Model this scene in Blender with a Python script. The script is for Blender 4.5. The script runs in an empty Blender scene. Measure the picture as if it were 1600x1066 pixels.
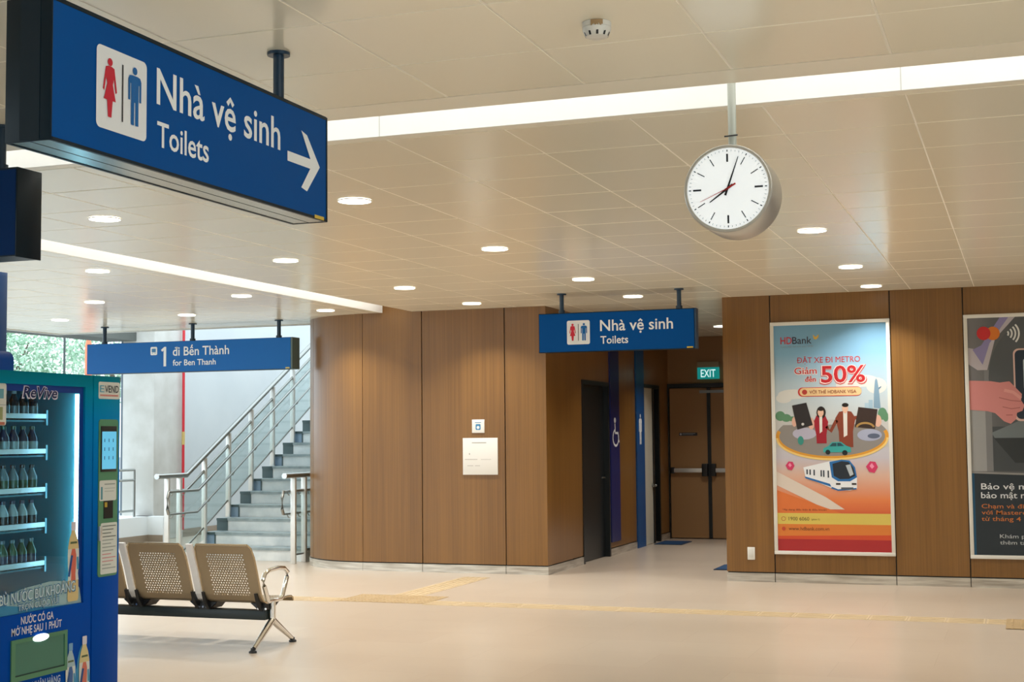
import bpy, bmesh, math, random
from mathutils import Vector, Matrix
random.seed(7)
PI = math.pi
scene = bpy.context.scene
COL = scene.collection

# ------------------------------------------------------------------ camera
EYE = 1.5
cam_data = bpy.data.cameras.new('camera')
cam_data.sensor_width = 36.0
cam_data.lens = 49.84
cam_data.clip_end = 500
cam = bpy.data.objects.new('camera', cam_data)
COL.objects.link(cam)
_p, _y, _r = 0.06719292, 0.34619038, -0.00953623
_fwd = Vector((-math.sin(_y) * math.cos(_p), math.cos(_y) * math.cos(_p), math.sin(_p)))
_rt = Vector((math.cos(_y), math.sin(_y), 0))
_up = _rt.cross(_fwd)
_r2 = math.cos(_r) * _rt + math.sin(_r) * _up
_u2 = -math.sin(_r) * _rt + math.cos(_r) * _up
cam.matrix_world = Matrix(((_r2.x, _u2.x, -_fwd.x, 0), (_r2.y, _u2.y, -_fwd.y, 0), (_r2.z, _u2.z, -_fwd.z, EYE), (0, 0, 0, 1)))
scene.camera = cam

# ------------------------------------------------------------------ world, exposure
scene.view_settings.view_transform = 'Standard'
scene.view_settings.look = 'None'
scene.view_settings.exposure = 0.1
scene.view_settings.gamma = 1.0
scene.view_settings.use_curve_mapping = False
world = bpy.data.worlds.new('overcast_sky')
scene.world = world
world.use_nodes = True
_bg = world.node_tree.nodes['Background']
_bg.inputs['Color'].default_value = (0.80, 0.93, 1.0, 1)
_bg.inputs['Strength'].default_value = 2.9
LAMP_POWER = 14.5
LAMP_COLOR = (1.0, 0.995, 0.98)
COVE_EMIT = 5.0

H = 2.92           # ceiling height

# ------------------------------------------------------------------ materials
def srgb(r, g, b):
    f = lambda c: (c / 12.92) if c <= 0.04045 else ((c + 0.055) / 1.055) ** 2.4
    return (f(r / 255), f(g / 255), f(b / 255), 1.0)

_mats = {}
def mat(name, col, rough=0.5, metal=0.0, emit=None, estr=0.0, spec=0.5, coat=0.0):
    if name in _mats: return _mats[name]
    m = bpy.data.materials.new(name); m.use_nodes = True
    b = m.node_tree.nodes['Principled BSDF']
    b.inputs['Base Color'].default_value = col
    b.inputs['Roughness'].default_value = rough
    b.inputs['Metallic'].default_value = metal
    b.inputs['Specular IOR Level'].default_value = spec
    b.inputs['Coat Weight'].default_value = coat
    b.inputs['Coat Roughness'].default_value = 0.1
    if emit:
        b.inputs['Emission Color'].default_value = emit
        b.inputs['Emission Strength'].default_value = estr
    _mats[name] = m
    return m

def flat(hexs, rough=0.45):
    """printed ink of one colour"""
    r, g, b = int(hexs[0:2], 16), int(hexs[2:4], 16), int(hexs[4:6], 16)
    return mat('ink_' + hexs, srgb(r, g, b), rough, spec=0.3)

def noise_mix(name, c1, c2, scale, rough=0.4, metal=0.0, stretch=(1, 1, 1), detail=4.0, lo=0.35, hi=0.65, spec=0.5, bump=0.0, coat=0.0):
    m = mat(name, c1, rough, metal, spec=spec, coat=coat)
    nt = m.node_tree; N = nt.nodes; L = nt.links
    b = N['Principled BSDF']
    tc = N.new('ShaderNodeTexCoord'); mp = N.new('ShaderNodeMapping')
    mp.inputs['Scale'].default_value = stretch
    nz = N.new('ShaderNodeTexNoise'); nz.inputs['Scale'].default_value = scale; nz.inputs['Detail'].default_value = detail
    rp = N.new('ShaderNodeValToRGB')
    rp.color_ramp.elements[0].position = lo; rp.color_ramp.elements[0].color = c1
    rp.color_ramp.elements[1].position = hi; rp.color_ramp.elements[1].color = c2
    L.new(tc.outputs['Object'], mp.inputs['Vector']); L.new(mp.outputs['Vector'], nz.inputs['Vector'])
    L.new(nz.outputs['Fac'], rp.inputs['Fac']); L.new(rp.outputs['Color'], b.inputs['Base Color'])
    if bump:
        bp = N.new('ShaderNodeBump'); bp.inputs['Strength'].default_value = bump; bp.inputs['Distance'].default_value = 0.01
        L.new(nz.outputs['Fac'], bp.inputs['Height']); L.new(bp.outputs['Normal'], b.inputs['Normal'])
    return m

def grad_mat(name, axis, stops, rough=0.4, lo=0.0, hi=1.0, spec=0.3):
    """a colour print that runs through several inks along one object axis"""
    m = mat(name, stops[0][1], rough, spec=spec)
    nt = m.node_tree; N = nt.nodes; L = nt.links
    b = N['Principled BSDF']
    tc = N.new('ShaderNodeTexCoord'); sp = N.new('ShaderNodeSeparateXYZ'); mr = N.new('ShaderNodeMapRange')
    mr.inputs['From Min'].default_value = lo; mr.inputs['From Max'].default_value = hi
    rp = N.new('ShaderNodeValToRGB')
    for i, (p, c) in enumerate(stops):
        e = rp.color_ramp.elements[i] if i < 2 else rp.color_ramp.elements.new(p)
        e.position = p; e.color = c
    L.new(tc.outputs['Object'], sp.inputs[0]); L.new(sp.outputs[axis], mr.inputs['Value'])
    L.new(mr.outputs['Result'], rp.inputs['Fac']); L.new(rp.outputs['Color'], b.inputs['Base Color'])
    return m

def glass_mat(name, tint, refl=0.08, rough=0.02):
    m = bpy.data.materials.new(name); m.use_nodes = True
    nt = m.node_tree; N = nt.nodes; L = nt.links
    N.remove(N['Principled BSDF']); out = N['Material Output']
    tr = N.new('ShaderNodeBsdfTransparent'); tr.inputs['Color'].default_value = tint
    gl = N.new('ShaderNodeBsdfGlossy'); gl.inputs['Roughness'].default_value = rough
    lw = N.new('ShaderNodeLayerWeight'); lw.inputs['Blend'].default_value = 0.5
    pw = N.new('ShaderNodeMath'); pw.operation = 'POWER'; pw.inputs[1].default_value = 3.0
    fr = N.new('ShaderNodeMath'); fr.operation = 'MULTIPLY_ADD'; fr.inputs[1].default_value = 0.7; fr.inputs[2].default_value = refl * 0.5
    L.new(lw.outputs['Facing'], pw.inputs[0]); L.new(pw.outputs[0], fr.inputs[0])
    mx = N.new('ShaderNodeMixShader')
    L.new(fr.outputs[0], mx.inputs['Fac']); L.new(tr.outputs[0], mx.inputs[1]); L.new(gl.outputs[0], mx.inputs[2])
    L.new(mx.outputs[0], out.inputs['Surface'])
    return m

def floor_material():
    m = mat('floor_stone', srgb(205, 188, 165), 0.28)
    nt = m.node_tree; N = nt.nodes; L = nt.links
    b = N['Principled BSDF']
    tc = N.new('ShaderNodeTexCoord')
    br = N.new('ShaderNodeTexBrick'); br.offset = 0.5
    br.inputs['Scale'].default_value = 1.0
    br.inputs['Brick Width'].default_value = 1.2; br.inputs['Row Height'].default_value = 0.6
    br.inputs['Mortar Size'].default_value = 0.0012
    br.inputs['Color1'].default_value = srgb(194, 178, 159); br.inputs['Color2'].default_value = srgb(199, 184, 165)
    br.inputs['Mortar'].default_value = srgb(176, 159, 139)
    nz = N.new('ShaderNodeTexNoise'); nz.inputs['Scale'].default_value = 1.3; nz.inputs['Detail'].default_value = 5
    mx = N.new('ShaderNodeMix'); mx.data_type = 'RGBA'; mx.blend_type = 'MULTIPLY'; mx.inputs['Factor'].default_value = 0.25
    rp = N.new('ShaderNodeValToRGB'); rp.color_ramp.elements[0].color = (0.82, 0.80, 0.78, 1); rp.color_ramp.elements[1].color = (1, 1, 1, 1)
    rp.color_ramp.elements[0].position = 0.35; rp.color_ramp.elements[1].position = 0.65
    L.new(tc.outputs['Object'], br.inputs['Vector']); L.new(tc.outputs['Object'], nz.inputs['Vector'])
    L.new(nz.outputs['Fac'], rp.inputs['Fac'])
    L.new(br.outputs['Color'], mx.inputs['A']); L.new(rp.outputs['Color'], mx.inputs['B'])
    L.new(mx.outputs['Result'], b.inputs['Base Color'])
    return m

def wood_material():
    m = mat('wood_laminate', srgb(150, 113, 72), 0.32, spec=0.5)
    nt = m.node_tree; N = nt.nodes; L = nt.links
    b = N['Principled BSDF']
    tc = N.new('ShaderNodeTexCoord'); mp = N.new('ShaderNodeMapping'); mp.inputs['Scale'].default_value = (70, 70, 0.7)
    nz = N.new('ShaderNodeTexNoise'); nz.inputs['Scale'].default_value = 1.0; nz.inputs['Detail'].default_value = 3
    mp2 = N.new('ShaderNodeMapping'); mp2.inputs['Scale'].default_value = (4, 4, 0.12)
    nz2 = N.new('ShaderNodeTexNoise'); nz2.inputs['Scale'].default_value = 1.0; nz2.inputs['Detail'].default_value = 4
    ad = N.new('ShaderNodeMix'); ad.data_type = 'FLOAT'; ad.inputs['Factor'].default_value = 0.45
    rp = N.new('ShaderNodeValToRGB')
    rp.color_ramp.elements[0].position = 0.32; rp.color_ramp.elements[0].color = srgb(113, 77, 35)
    rp.color_ramp.elements[1].position = 0.68; rp.color_ramp.elements[1].color = srgb(139, 98, 46)
    L.new(tc.outputs['Object'], mp.inputs['Vector']); L.new(mp.outputs['Vector'], nz.inputs['Vector'])
    L.new(tc.outputs['Object'], mp2.inputs['Vector']); L.new(mp2.outputs['Vector'], nz2.inputs['Vector'])
    L.new(nz.outputs['Fac'], ad.inputs['A']); L.new(nz2.outputs['Fac'], ad.inputs['B'])
    L.new(ad.outputs['Result'], rp.inputs['Fac']); L.new(rp.outputs['Color'], b.inputs['Base Color'])
    return m

M_FLOOR = floor_material()
M_WOOD = wood_material()
M_CEIL = mat('ceiling_enamel', srgb(249, 244, 224), 0.2, spec=0.5)
M_CEILTRIM = mat('ceiling_trim', srgb(249, 244, 226), 0.3)
M_SEAM = mat('ceiling_seam', srgb(252, 248, 236), 0.7)  # lightened so the joints carry the light caught by the bevels
M_COVE = mat('cove_white', srgb(248, 248, 244), 0.6)
M_WHITE = mat('white_paint', srgb(232, 235, 235), 0.6)
M_WALLW = noise_mix('white_plaster', srgb(196, 202, 205), srgb(204, 209, 211), 0.8, 0.7)
M_CONC = noise_mix('grey_concrete', srgb(196, 194, 188), srgb(214, 213, 209), 2.5, 0.75)
M_DARKGAP = mat('dark_joint', srgb(38, 40, 40), 0.6)
M_PLINTH = noise_mix('brushed_plinth', srgb(172, 163, 150), srgb(214, 208, 196), 3.0, 0.32, 0.55, stretch=(1, 1, 12))
M_DBLUE = mat('sign_blue', srgb(0, 78, 150), 0.55, spec=0.1)
M_NAVY = mat('sign_case_navy', srgb(8, 28, 40), 0.35, spec=0.2)
M_POLE = mat('pole_navy', srgb(14, 48, 72), 0.35)
M_ALU = mat('sign_aluminium', srgb(170, 175, 172), 0.25, 0.9)
M_LETTER = mat('white_vinyl', srgb(240, 243, 245), 0.5)
M_STEEL = mat('stainless_steel', srgb(222, 222, 218), 0.4, 0.7)
M_STEELD = mat('steel_rail', srgb(150, 152, 148), 0.3, 0.9)
M_CHROME = mat('polished_chrome', srgb(226, 226, 224), 0.1, 1.0)
M_BLACK = mat('black_metal', srgb(22, 24, 26), 0.4)
M_BEAM = mat('beam_dark_green', srgb(30, 42, 42), 0.4)
M_SEAT = mat('seat_bronze', srgb(160, 144, 118), 0.38, 0.6)
M_SEATRIM = mat('seat_rim', srgb(190, 172, 142), 0.25, 0.8)
M_GLASSR = glass_mat('railing_glass', (0.89, 0.945, 0.94, 1))
M_GLASSV = glass_mat('vending_glass', (0.80, 0.93, 0.96, 1))
M_FRAME = mat('poster_frame', srgb(226, 222, 212), 0.4, 0.2)
M_CLOCKCASE = mat('clock_case', srgb(196, 194, 188), 0.3, 0.5)
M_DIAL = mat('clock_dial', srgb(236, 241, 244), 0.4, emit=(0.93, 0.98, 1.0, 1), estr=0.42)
M_LAMP = mat('lamp_diffuser', (1, 1, 1, 1), 0.5, emit=(1.0, 0.97, 0.90, 1), estr=4.0)
M_LED = mat('led_strip', (1, 1, 1, 1), 0.5, emit=(1.0, 0.99, 0.97, 1), estr=COVE_EMIT)
M_PLASTIC = mat('white_plastic', srgb(226, 224, 216), 0.4)
M_DOORBLK = mat('door_black', srgb(20, 26, 28), 0.35)
M_STEP = noise_mix('step_granite', srgb(206, 213, 214), srgb(228, 232, 231), 5.0, 0.45, detail=6)
M_TREAD = noise_mix('tread_granite_shaded', srgb(136, 150, 152), srgb(160, 172, 174), 9.0, 0.5)  # darker than the steps; the nosing's shadow line is put into the colour
M_TILED = mat('end_tile_dark', srgb(62, 84, 86), 0.4)
M_TILEB = mat('end_tile_blue', srgb(130, 156, 178), 0.35)
M_RED = mat('red_paint', srgb(206, 44, 56), 0.4)
M_ORANGE = mat('orange_paint', srgb(240, 120, 84), 0.5)
M_MAT = mat('doormat_blue', srgb(16, 62, 102), 0.9)
M_YEL = noise_mix('tactile_yellow', srgb(196, 174, 138), srgb(202, 180, 144), 3.0, 0.5)
M_TAN = noise_mix('tactile_tan', srgb(168, 142, 102), srgb(178, 152, 112), 5.0, 0.5)
M_GROUND = noise_mix('outdoor_paving', srgb(142, 146, 144), srgb(158, 160, 158), 0.6, 0.8)
M_TRUNK = noise_mix('bark', srgb(92, 84, 74), srgb(120, 110, 98), 6, 0.9)
M_LEAF = noise_mix('leaf_bleached', srgb(150, 186, 158), srgb(206, 222, 204), 0.9, 0.6)  # leaf tones bleached to carry the strong light outdoors
M_BEAMG = mat('dark_beam', srgb(96, 100, 96), 0.7)

# ------------------------------------------------------------------ building helpers
ORG = {}          # world position of the origin of every object built here

def link(o, parent=None, origin=None):
    COL.objects.link(o)
    if parent is not None:
        o.parent = parent
    ORG[o] = Vector(origin) if origin is not None else (ORG[parent].copy() if parent is not None else Vector((0, 0, 0)))
    return o

def tag(o, label, cat, group=None, kind=None):
    if label: o['label'] = label
    if cat: o['category'] = cat
    if group: o['group'] = group
    if kind: o['kind'] = kind
    return o

def thing(name, label, cat, loc, group=None):
    o = bpy.data.objects.new(name, None)
    o.location = loc
    o.empty_display_size = 0.1
    link(o, None, loc)
    return tag(o, label, cat, group)

class B:
    """collects shapes in world coordinates, then links them as ONE mesh object"""
    def __init__(s):
        s.bm = bmesh.new(); s.mats = []
    def mi(s, m):
        if m not in s.mats: s.mats.append(m)
        return s.mats.index(m)
    def _fin(s, verts, m):
        if m is None: return
        i = s.mi(m); vs = set(verts)
        for f in s.bm.faces:
            if f.verts[0] in vs and all(v in vs for v in f.verts): f.material_index = i
    def box(s, x0, x1, y0, y1, z0, z1, m=None, bev=0.0):
        x0, x1 = sorted((x0, x1)); y0, y1 = sorted((y0, y1)); z0, z1 = sorted((z0, z1))
        v = [s.bm.verts.new(p) for p in ((x0, y0, z0), (x1, y0, z0), (x1, y1, z0), (x0, y1, z0), (x0, y0, z1), (x1, y0, z1), (x1, y1, z1), (x0, y1, z1))]
        fs = [s.bm.faces.new([v[i] for i in q]) for q in ((0, 3, 2, 1), (4, 5, 6, 7), (0, 1, 5, 4), (1, 2, 6, 5), (2, 3, 7, 6), (3, 0, 4, 7))]
        i = s.mi(m) if m is not None else 0
        for f in fs: f.material_index = i
        if bev:
            es = list({e for f in fs for e in f.edges})
            r = bmesh.ops.bevel(s.bm, geom=es, offset=bev, segments=2, affect='EDGES', profile=0.5)
            for f in r['faces']: f.material_index = i
        return s
    def face(s, pts, m=None):
        f = s.bm.faces.new([s.bm.verts.new(p) for p in pts])
        if m is not None: f.material_index = s.mi(m)
        return s
    def prism(s, pts, d, m=None):
        """polygon swept by vector d"""
        d = Vector(d); a = [s.bm.verts.new(Vector(p)) for p in pts]; b = [s.bm.verts.new(Vector(p) + d) for p in pts]
        n = len(a); fs = [s.bm.faces.new(a[::-1]), s.bm.faces.new(b)]
        for i in range(n): fs.append(s.bm.faces.new((a[i], a[(i + 1) % n], b[(i + 1) % n], b[i])))
        if m is not None:
            k = s.mi(m)
            for f in fs: f.material_index = k
        return s
    def tube(s, pts, r, n=10, m=None, caps=True, rs=None):
        P = [Vector(p) for p in pts]; rings = []
        ref = None
        for i, p in enumerate(P):
            t = ((P[i] - P[i - 1]).normalized() if i else Vector((0, 0, 0))) + ((P[i + 1] - P[i]).normalized() if i < len(P) - 1 else Vector((0, 0, 0)))
            t.normalize()
            if ref is None:
                ref = Vector((0, 0, 1)) if abs(t.z) < 0.9 else Vector((1, 0, 0))
            a = t.cross(ref).normalized(); b = t.cross(a).normalized(); ref = a.cross(t).normalized() if False else ref
            rr = rs[i] if rs else r
            rings.append([s.bm.verts.new(p + rr * (math.cos(2 * PI * k / n) * a + math.sin(2 * PI * k / n) * b)) for k in range(n)])
        k0 = s.mi(m) if m is not None else 0
        for i in range(len(rings) - 1):
            for k in range(n):
                f = s.bm.faces.new((rings[i][k], rings[i][(k + 1) % n], rings[i + 1][(k + 1) % n], rings[i + 1][k])); f.smooth = True; f.material_index = k0
        if caps:
            for rg in (rings[0][::-1], rings[-1]):
                f = s.bm.faces.new(rg); f.material_index = k0
        return s
    def lathe(s, prof, c, axis='z', n=24, m=None, closed=False):
        """profile of (radius, height) turned about an axis through c"""
        c = Vector(c); rings = []
        for r, h in prof:
            ring = []
            for k in range(n):
                u, v = r * math.cos(2 * PI * k / n), r * math.sin(2 * PI * k / n)
                p = {'z': Vector((u, v, h)), 'y': Vector((u, h, v)), 'x': Vector((h, u, v))}[axis]
                ring.append(s.bm.verts.new(c + p))
            rings.append(ring)
        k0 = s.mi(m) if m is not None else 0
        for i in range(len(rings) - 1):
            for k in range(n):
                f = s.bm.faces.new((rings[i][k], rings[i][(k + 1) % n], rings[i + 1][(k + 1) % n], rings[i + 1][k])); f.material_index = k0; f.smooth = True
        if closed:
            for k in range(n):
                f = s.bm.faces.new((rings[-1][k], rings[-1][(k + 1) % n], rings[0][(k + 1) % n], rings[0][k])); f.material_index = k0
        else:
            for rg in (rings[0][::-1], rings[-1]):
                f = s.bm.faces.new(rg); f.material_index = k0
        return s
    def build(s, name, m=None, parent=None, label=None, origin=None, sharp=True):
        bmesh.ops.recalc_face_normals(s.bm, faces=s.bm.faces)
        me = bpy.data.meshes.new(name)
        o = bpy.data.objects.new(name, me)
        link(o, parent, origin)
        if origin is not None and parent is None: o.location = origin
        elif origin is not None: o.location = Vector(origin) - ORG[parent]
        off = -ORG[o]
        if off.length > 0:
            bmesh.ops.translate(s.bm, verts=s.bm.verts, vec=off)
        s.bm.to_mesh(me); s.bm.free()
        for k in (s.mats or [m]): me.materials.append(k)
        if sharp:
            try: me.set_sharp_from_angle(angle=math.radians(40))
            except Exception: pass
        if label: o['label'] = label
        return o

def struct(name, b, m=None, parent=None, label=None):
    o = b.build(name, m, parent)
    if parent is None: o['kind'] = 'structure'
    if label: o['label'] = label
    return o

# ---- flat prints and lettering on a plane --------------------------------
class Plane:
    """u to the reader's right, v up, d out of the surface"""
    def __init__(s, kind, at):
        s.kind, s.at = kind, at
    def p(s, u, v, d=0.0):
        if s.kind == '-y': return Vector((u, s.at - d, v))
        if s.kind == '+x': return Vector((s.at + d, u, v))
        if s.kind == '+y': return Vector((-u, s.at + d, v))

def rrect(u0, v0, u1, v1, r, n=5):
    pts = []
    for cx, cy, a0 in ((u1 - r, v1 - r, 0), (u0 + r, v1 - r, 90), (u0 + r, v0 + r, 180), (u1 - r, v0 + r, 270)):
        for k in range(n + 1):
            a = math.radians(a0 + 90 * k / n); pts.append((cx + r * math.cos(a), cy + r * math.sin(a)))
    return pts

def ell(cu, cv, ru, rv=None, n=20, a0=0, a1=360):
    rv = ru if rv is None else rv
    full = abs(a1 - a0) >= 360
    k = n if full else n + 1
    return [(cu + ru * math.cos(math.radians(a0 + (a1 - a0) * i / n)), cv + rv * math.sin(math.radians(a0 + (a1 - a0) * i / n))) for i in range(k)]

def stroke(pts, w):
    """outline of a polyline of width w"""
    L_, R_ = [], []
    for i, p in enumerate(pts):
        a = pts[max(i - 1, 0)]; b = pts[min(i + 1, len(pts) - 1)]
        dx, dy = b[0] - a[0], b[1] - a[1]; l = math.hypot(dx, dy) or 1
        nx, ny = -dy / l * w / 2, dx / l * w / 2
        L_.append((p[0] + nx, p[1] + ny)); R_.append((p[0] - nx, p[1] - ny))
    return L_ + R_[::-1]

class Print:
    """ink shapes on one plane, one mesh"""
    def __init__(s, plane): s.pl, s.b, s.n = plane, B(), 0
    def add(s, pts, m, d=0.001):
        if isinstance(m, str): m = flat(m)
        s.n += 1; d += s.n * 2e-5
        s.b.face([s.pl.p(u, v, d) for u, v in pts], m); return s
    def rect(s, u0, v0, u1, v1, m, d=0.001): return s.add([(u0, v0), (u1, v0), (u1, v1), (u0, v1)], m, d)
    def build(s, name, parent, label=None): return s.b.build(name, None, parent, label)

_capcache = {}
def _text_mesh(body, weight=0.0, shear=0.0):
    cu = bpy.data.curves.new('txt', 'FONT'); cu.body = body; cu.size = 1.0; cu.offset = weight; cu.shear = shear
    cu.resolution_u = 3
    o = bpy.data.objects.new('txt', cu); COL.objects.link(o)
    dg = bpy.context.evaluated_depsgraph_get(); dg.update()
    me = bpy.data.meshes.new_from_object(o.evaluated_get(dg))
    bpy.data.objects.remove(o); bpy.data.curves.remove(cu)
    return me
def _cap():
    if 'c' not in _capcache:
        me = _text_mesh('H'); _capcache['c'] = max(v.co.y for v in me.vertices)
        bpy.data.meshes.remove(me)
    return _capcache['c']

import unicodedata
def _bbox(body, weight=0.0, shear=0.0):
    me = _text_mesh(body, weight, shear); xs = [q.co.x for q in me.vertices]
    r = (min(xs), max(xs)); bpy.data.meshes.remove(me); return r

def _split(body):
    """base letters the font has, and the marks to draw over them"""
    out, marks = '', []
    for ch in body:
        if ord(ch) < 256: out += ch; continue
        if ch in 'đĐ': marks.append((len(out), 'd' if ch == 'đ' else 'D', '-')); out += 'd' if ch == 'đ' else 'D'; continue
        nf = unicodedata.normalize('NFD', ch); base = nf[0]; ms = nf[1:]
        marks.append((len(out), base, ms)); out += base
    return out, marks

def _mark_polys(base, ms, xa, xb, c, w):
    """polygons in font units; c = cap height"""
    P = []; cx = (xa + xb) / 2; up = base.isupper(); top = c * (1.08 if up else .80); hw = .17 * c
    y = top
    for m in ms:
        k = unicodedata.name(m) if m != '-' else 'BAR'
        if k == 'BAR':
            P.append([(xa - .10 * c, c * .46), (cx, c * .46), (cx, c * .46 + w), (xa - .10 * c, c * .46 + w)] if up else [(cx - .02 * c, c * .84), (xb + .10 * c, c * .84), (xb + .10 * c, c * .84 + w * .9), (cx - .02 * c, c * .84 + w * .9)])
        elif 'CIRCUMFLEX' in k:
            P.append(stroke([(cx - hw, y), (cx, y + .17 * c), (cx + hw, y)], w)); y += .2 * c
        elif 'BREVE' in k:
            P.append(stroke(ell(cx, y + .14 * c, hw, .13 * c, 8, 200, 340), w)); y += .2 * c
        elif 'ACUTE' in k:
            P.append(stroke([(cx - .05 * c, y + .02 * c), (cx + .11 * c, y + .2 * c)], w * 1.05))
        elif 'GRAVE' in k:
            P.append(stroke([(cx + .05 * c, y + .02 * c), (cx - .11 * c, y + .2 * c)], w * 1.05))
        elif 'HOOK ABOVE' in k:
            P.append(stroke([(cx - .07 * c, y + .2 * c), (cx + .04 * c, y + .21 * c), (cx + .06 * c, y + .12 * c), (cx, y + .07 * c), (cx, y)], w * .8))
        elif 'TILDE' in k:
            P.append(stroke([(cx - hw, y + .03 * c), (cx - .08 * c, y + .12 * c), (cx + .08 * c, y + .04 * c), (cx + hw, y + .13 * c)], w * .9))
        elif 'DOT BELOW' in k:
            P.append(ell(cx, -.2 * c, w * .68, None, 10))
        elif 'HORN' in k:
            h = c * (.98 if up else .72)
            P.append(stroke([(xb - .06 * c, h - .10 * c), (xb + .07 * c, h - .02 * c), (xb + .09 * c, h + .12 * c)], w * .9))
    return P

def lettering(name, plane, lines, parent, label=None, d=0.0015):
    """lines: (text, u_left, v_baseline, width, cap_height, material, weight[, shear[, slope[, lift]]]); each line is a part of its own"""
    o = None
    for ln in lines:
        body, u, v, w, ch, m, wt = ln[:7]
        sh = ln[7] if len(ln) > 7 else 0.0; slope = ln[8] if len(ln) > 8 else 0.0; dd = ln[9] if len(ln) > 9 else 0.0
        if isinstance(m, str): m = flat(m)
        base, marks = _split(body)
        me = _text_mesh(base, wt, sh)
        xs = [q.co.x for q in me.vertices]; x0, x1 = min(xs), max(xs)
        sx = w / (x1 - x0); sy = ch / _cap()
        bm = bmesh.new()
        def put(x, y):
            a = (x - x0) * sx
            return bm.verts.new(plane.p(u + a, v + y * sy + slope * a, d + dd))
        t = bmesh.new(); t.from_mesh(me)
        vm = {q: put(q.co.x, q.co.y) for q in t.verts}
        for f in t.faces:
            try: bm.faces.new([vm[q] for q in f.verts])
            except ValueError: pass
        t.free(); bpy.data.meshes.remove(me)
        c = _cap(); sw = .12 * c + 2 * wt
        for k, bch, ms in marks:
            bw = _bbox(bch, wt); xe = _bbox(base[:k + 1], wt, sh)[1]
            for poly in _mark_polys(bch, ms, xe - (bw[1] - bw[0]), xe, c, sw):
                bm.faces.new([put(x + sh * y * .0, y) for x, y in poly])
        mesh = bpy.data.meshes.new(name); o = bpy.data.objects.new(name, mesh); link(o, parent)
        bmesh.ops.translate(bm, verts=bm.verts, vec=-ORG[o])
        bm.to_mesh(mesh); bm.free(); mesh.materials.append(m)
        if label: o['label'] = label
    return o

# ================================================================== SETTING
XL, XR, YB, YF = -12.09, 5.0, -5.0, 15.7     # hall: open left edge, right wall, wall behind the camera, far ceiling edge
RW, BW, CX, RX = 14.53, 14.66, -4.9, -2.92   # right wall face, block face, corridor left face, corridor right face
BK = 20.28                                   # corridor end wall
TN, TF = 5.63, 6.03                          # cross cove, near and far side
TL, TR = -6.87, -6.49                        # lengthwise cove

struct('floor', B().box(-12.5, XR, YB, 28, -0.12, 0.0), M_FLOOR)
struct('ground', B().box(-90, -12.5, -30, 110, -0.3, -0.06).box(-12.5, XR, 28, 110, -0.3, -0.06), M_GROUND)

# ---- ceiling: enamelled panels with open joints
def ceiling():
    b = B()
    xb = [-0.43 + 0.6 * n for n in range(-25, 12)]
    xb = sorted(set([round(x, 3) for x in xb if XL < x < XR and not (TL - 0.12 < x < TR + 0.12)] + [XL, XR, TL, TR]))
    yn = [4.88 - 0.6 * n for n in range(0, 18)]
    yf = [6.10 + 0.6 * n for n in range(0, 25)]
    yb = sorted(set([YB] + [round(y, 3) for y in yn if y > YB + 0.1] + [5.42, 6.10] + [round(y, 3) for y in yf if y < BK - 0.1] + [BW, YF, BK]))
    def ok(x, y):
        if 5.42 < y < 6.10: return False
        if TL < x < TR and y > 6.1: return False
        if y < BW: return True
        if CX < x < RX: return True
        return x < -7.1 and y < YF
    for i in range(len(xb) - 1):
        for j in range(len(yb) - 1):
            x0, x1, y0, y1 = xb[i], xb[i + 1], yb[j], yb[j + 1]
            if y0 < BW and y1 > BW: continue
            segs = [(x0, x1)]
            if y0 >= BW - 0.01:      # corridor edges
                if x0 < CX < x1: segs = [(x0, CX), (CX, x1)]
                elif x0 < RX < x1: segs = [(x0, RX), (RX, x1)]
            for a0, a1 in segs:
                if not ok((a0 + a1) / 2, (y0 + y1) / 2): continue
                g = 0.003
                ta, tb = random.gauss(0, 0.0010), random.gauss(0, 0.0010)
                cx, cy = (a0 + a1) / 2, (y0 + y1) / 2
                P = lambda x, y, z: (x, y, z + (x - cx) * ta + (y - cy) * tb)
                o = [(a0 + g, y0 + g), (a1 - g, y0 + g), (a1 - g, y1 - g), (a0 + g, y1 - g)]
                e = 0.003
                q = [(a0 + g + e, y0 + g + e), (a1 - g - e, y0 + g + e), (a1 - g - e, y1 - g - e), (a0 + g + e, y1 - g - e)]
                b.face([P(x, y, H) for x, y in q], M_CEIL)
                for k in range(4):
                    k2 = (k + 1) % 4
                    b.face([P(*o[k], H + e), P(*o[k2], H + e), P(*q[k2], H), P(*q[k], H)], M_CEIL)
                b.face([(a0, y0, H + 0.002), (a1, y0, H + 0.002), (a1, y1, H + 0.002), (a0, y1, H + 0.002)], M_SEAM)
    # flush trim beside the cross cove
    b.box(XL, XR, 5.424, TN, H, H + 0.02, M_CEILTRIM)
    b.box(XL, XR, TF, 6.096, H, H + 0.02, M_CEILTRIM)
    return struct('ceiling', b)
ceiling()
struct('unseen_roof', B().box(XL, XR, YB, BW, 3.36, 3.6).box(XL, -8.3, BW, YF, 3.36, 3.6).box(-8.3, XR, BW, BK + 0.3, 3.36, 3.6), M_WHITE)  # unseen slab added to keep sky light out above the ceiling
# fascia closing the ceiling void along its open edges
struct('trim_1', B().box(XL - 0.06, XL, YB, YF, H - 0.01, 3.36).box(XL - 0.06, -8.2, YF, YF + 0.06, H - 0.01, 3.36), M_WHITE)

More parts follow.
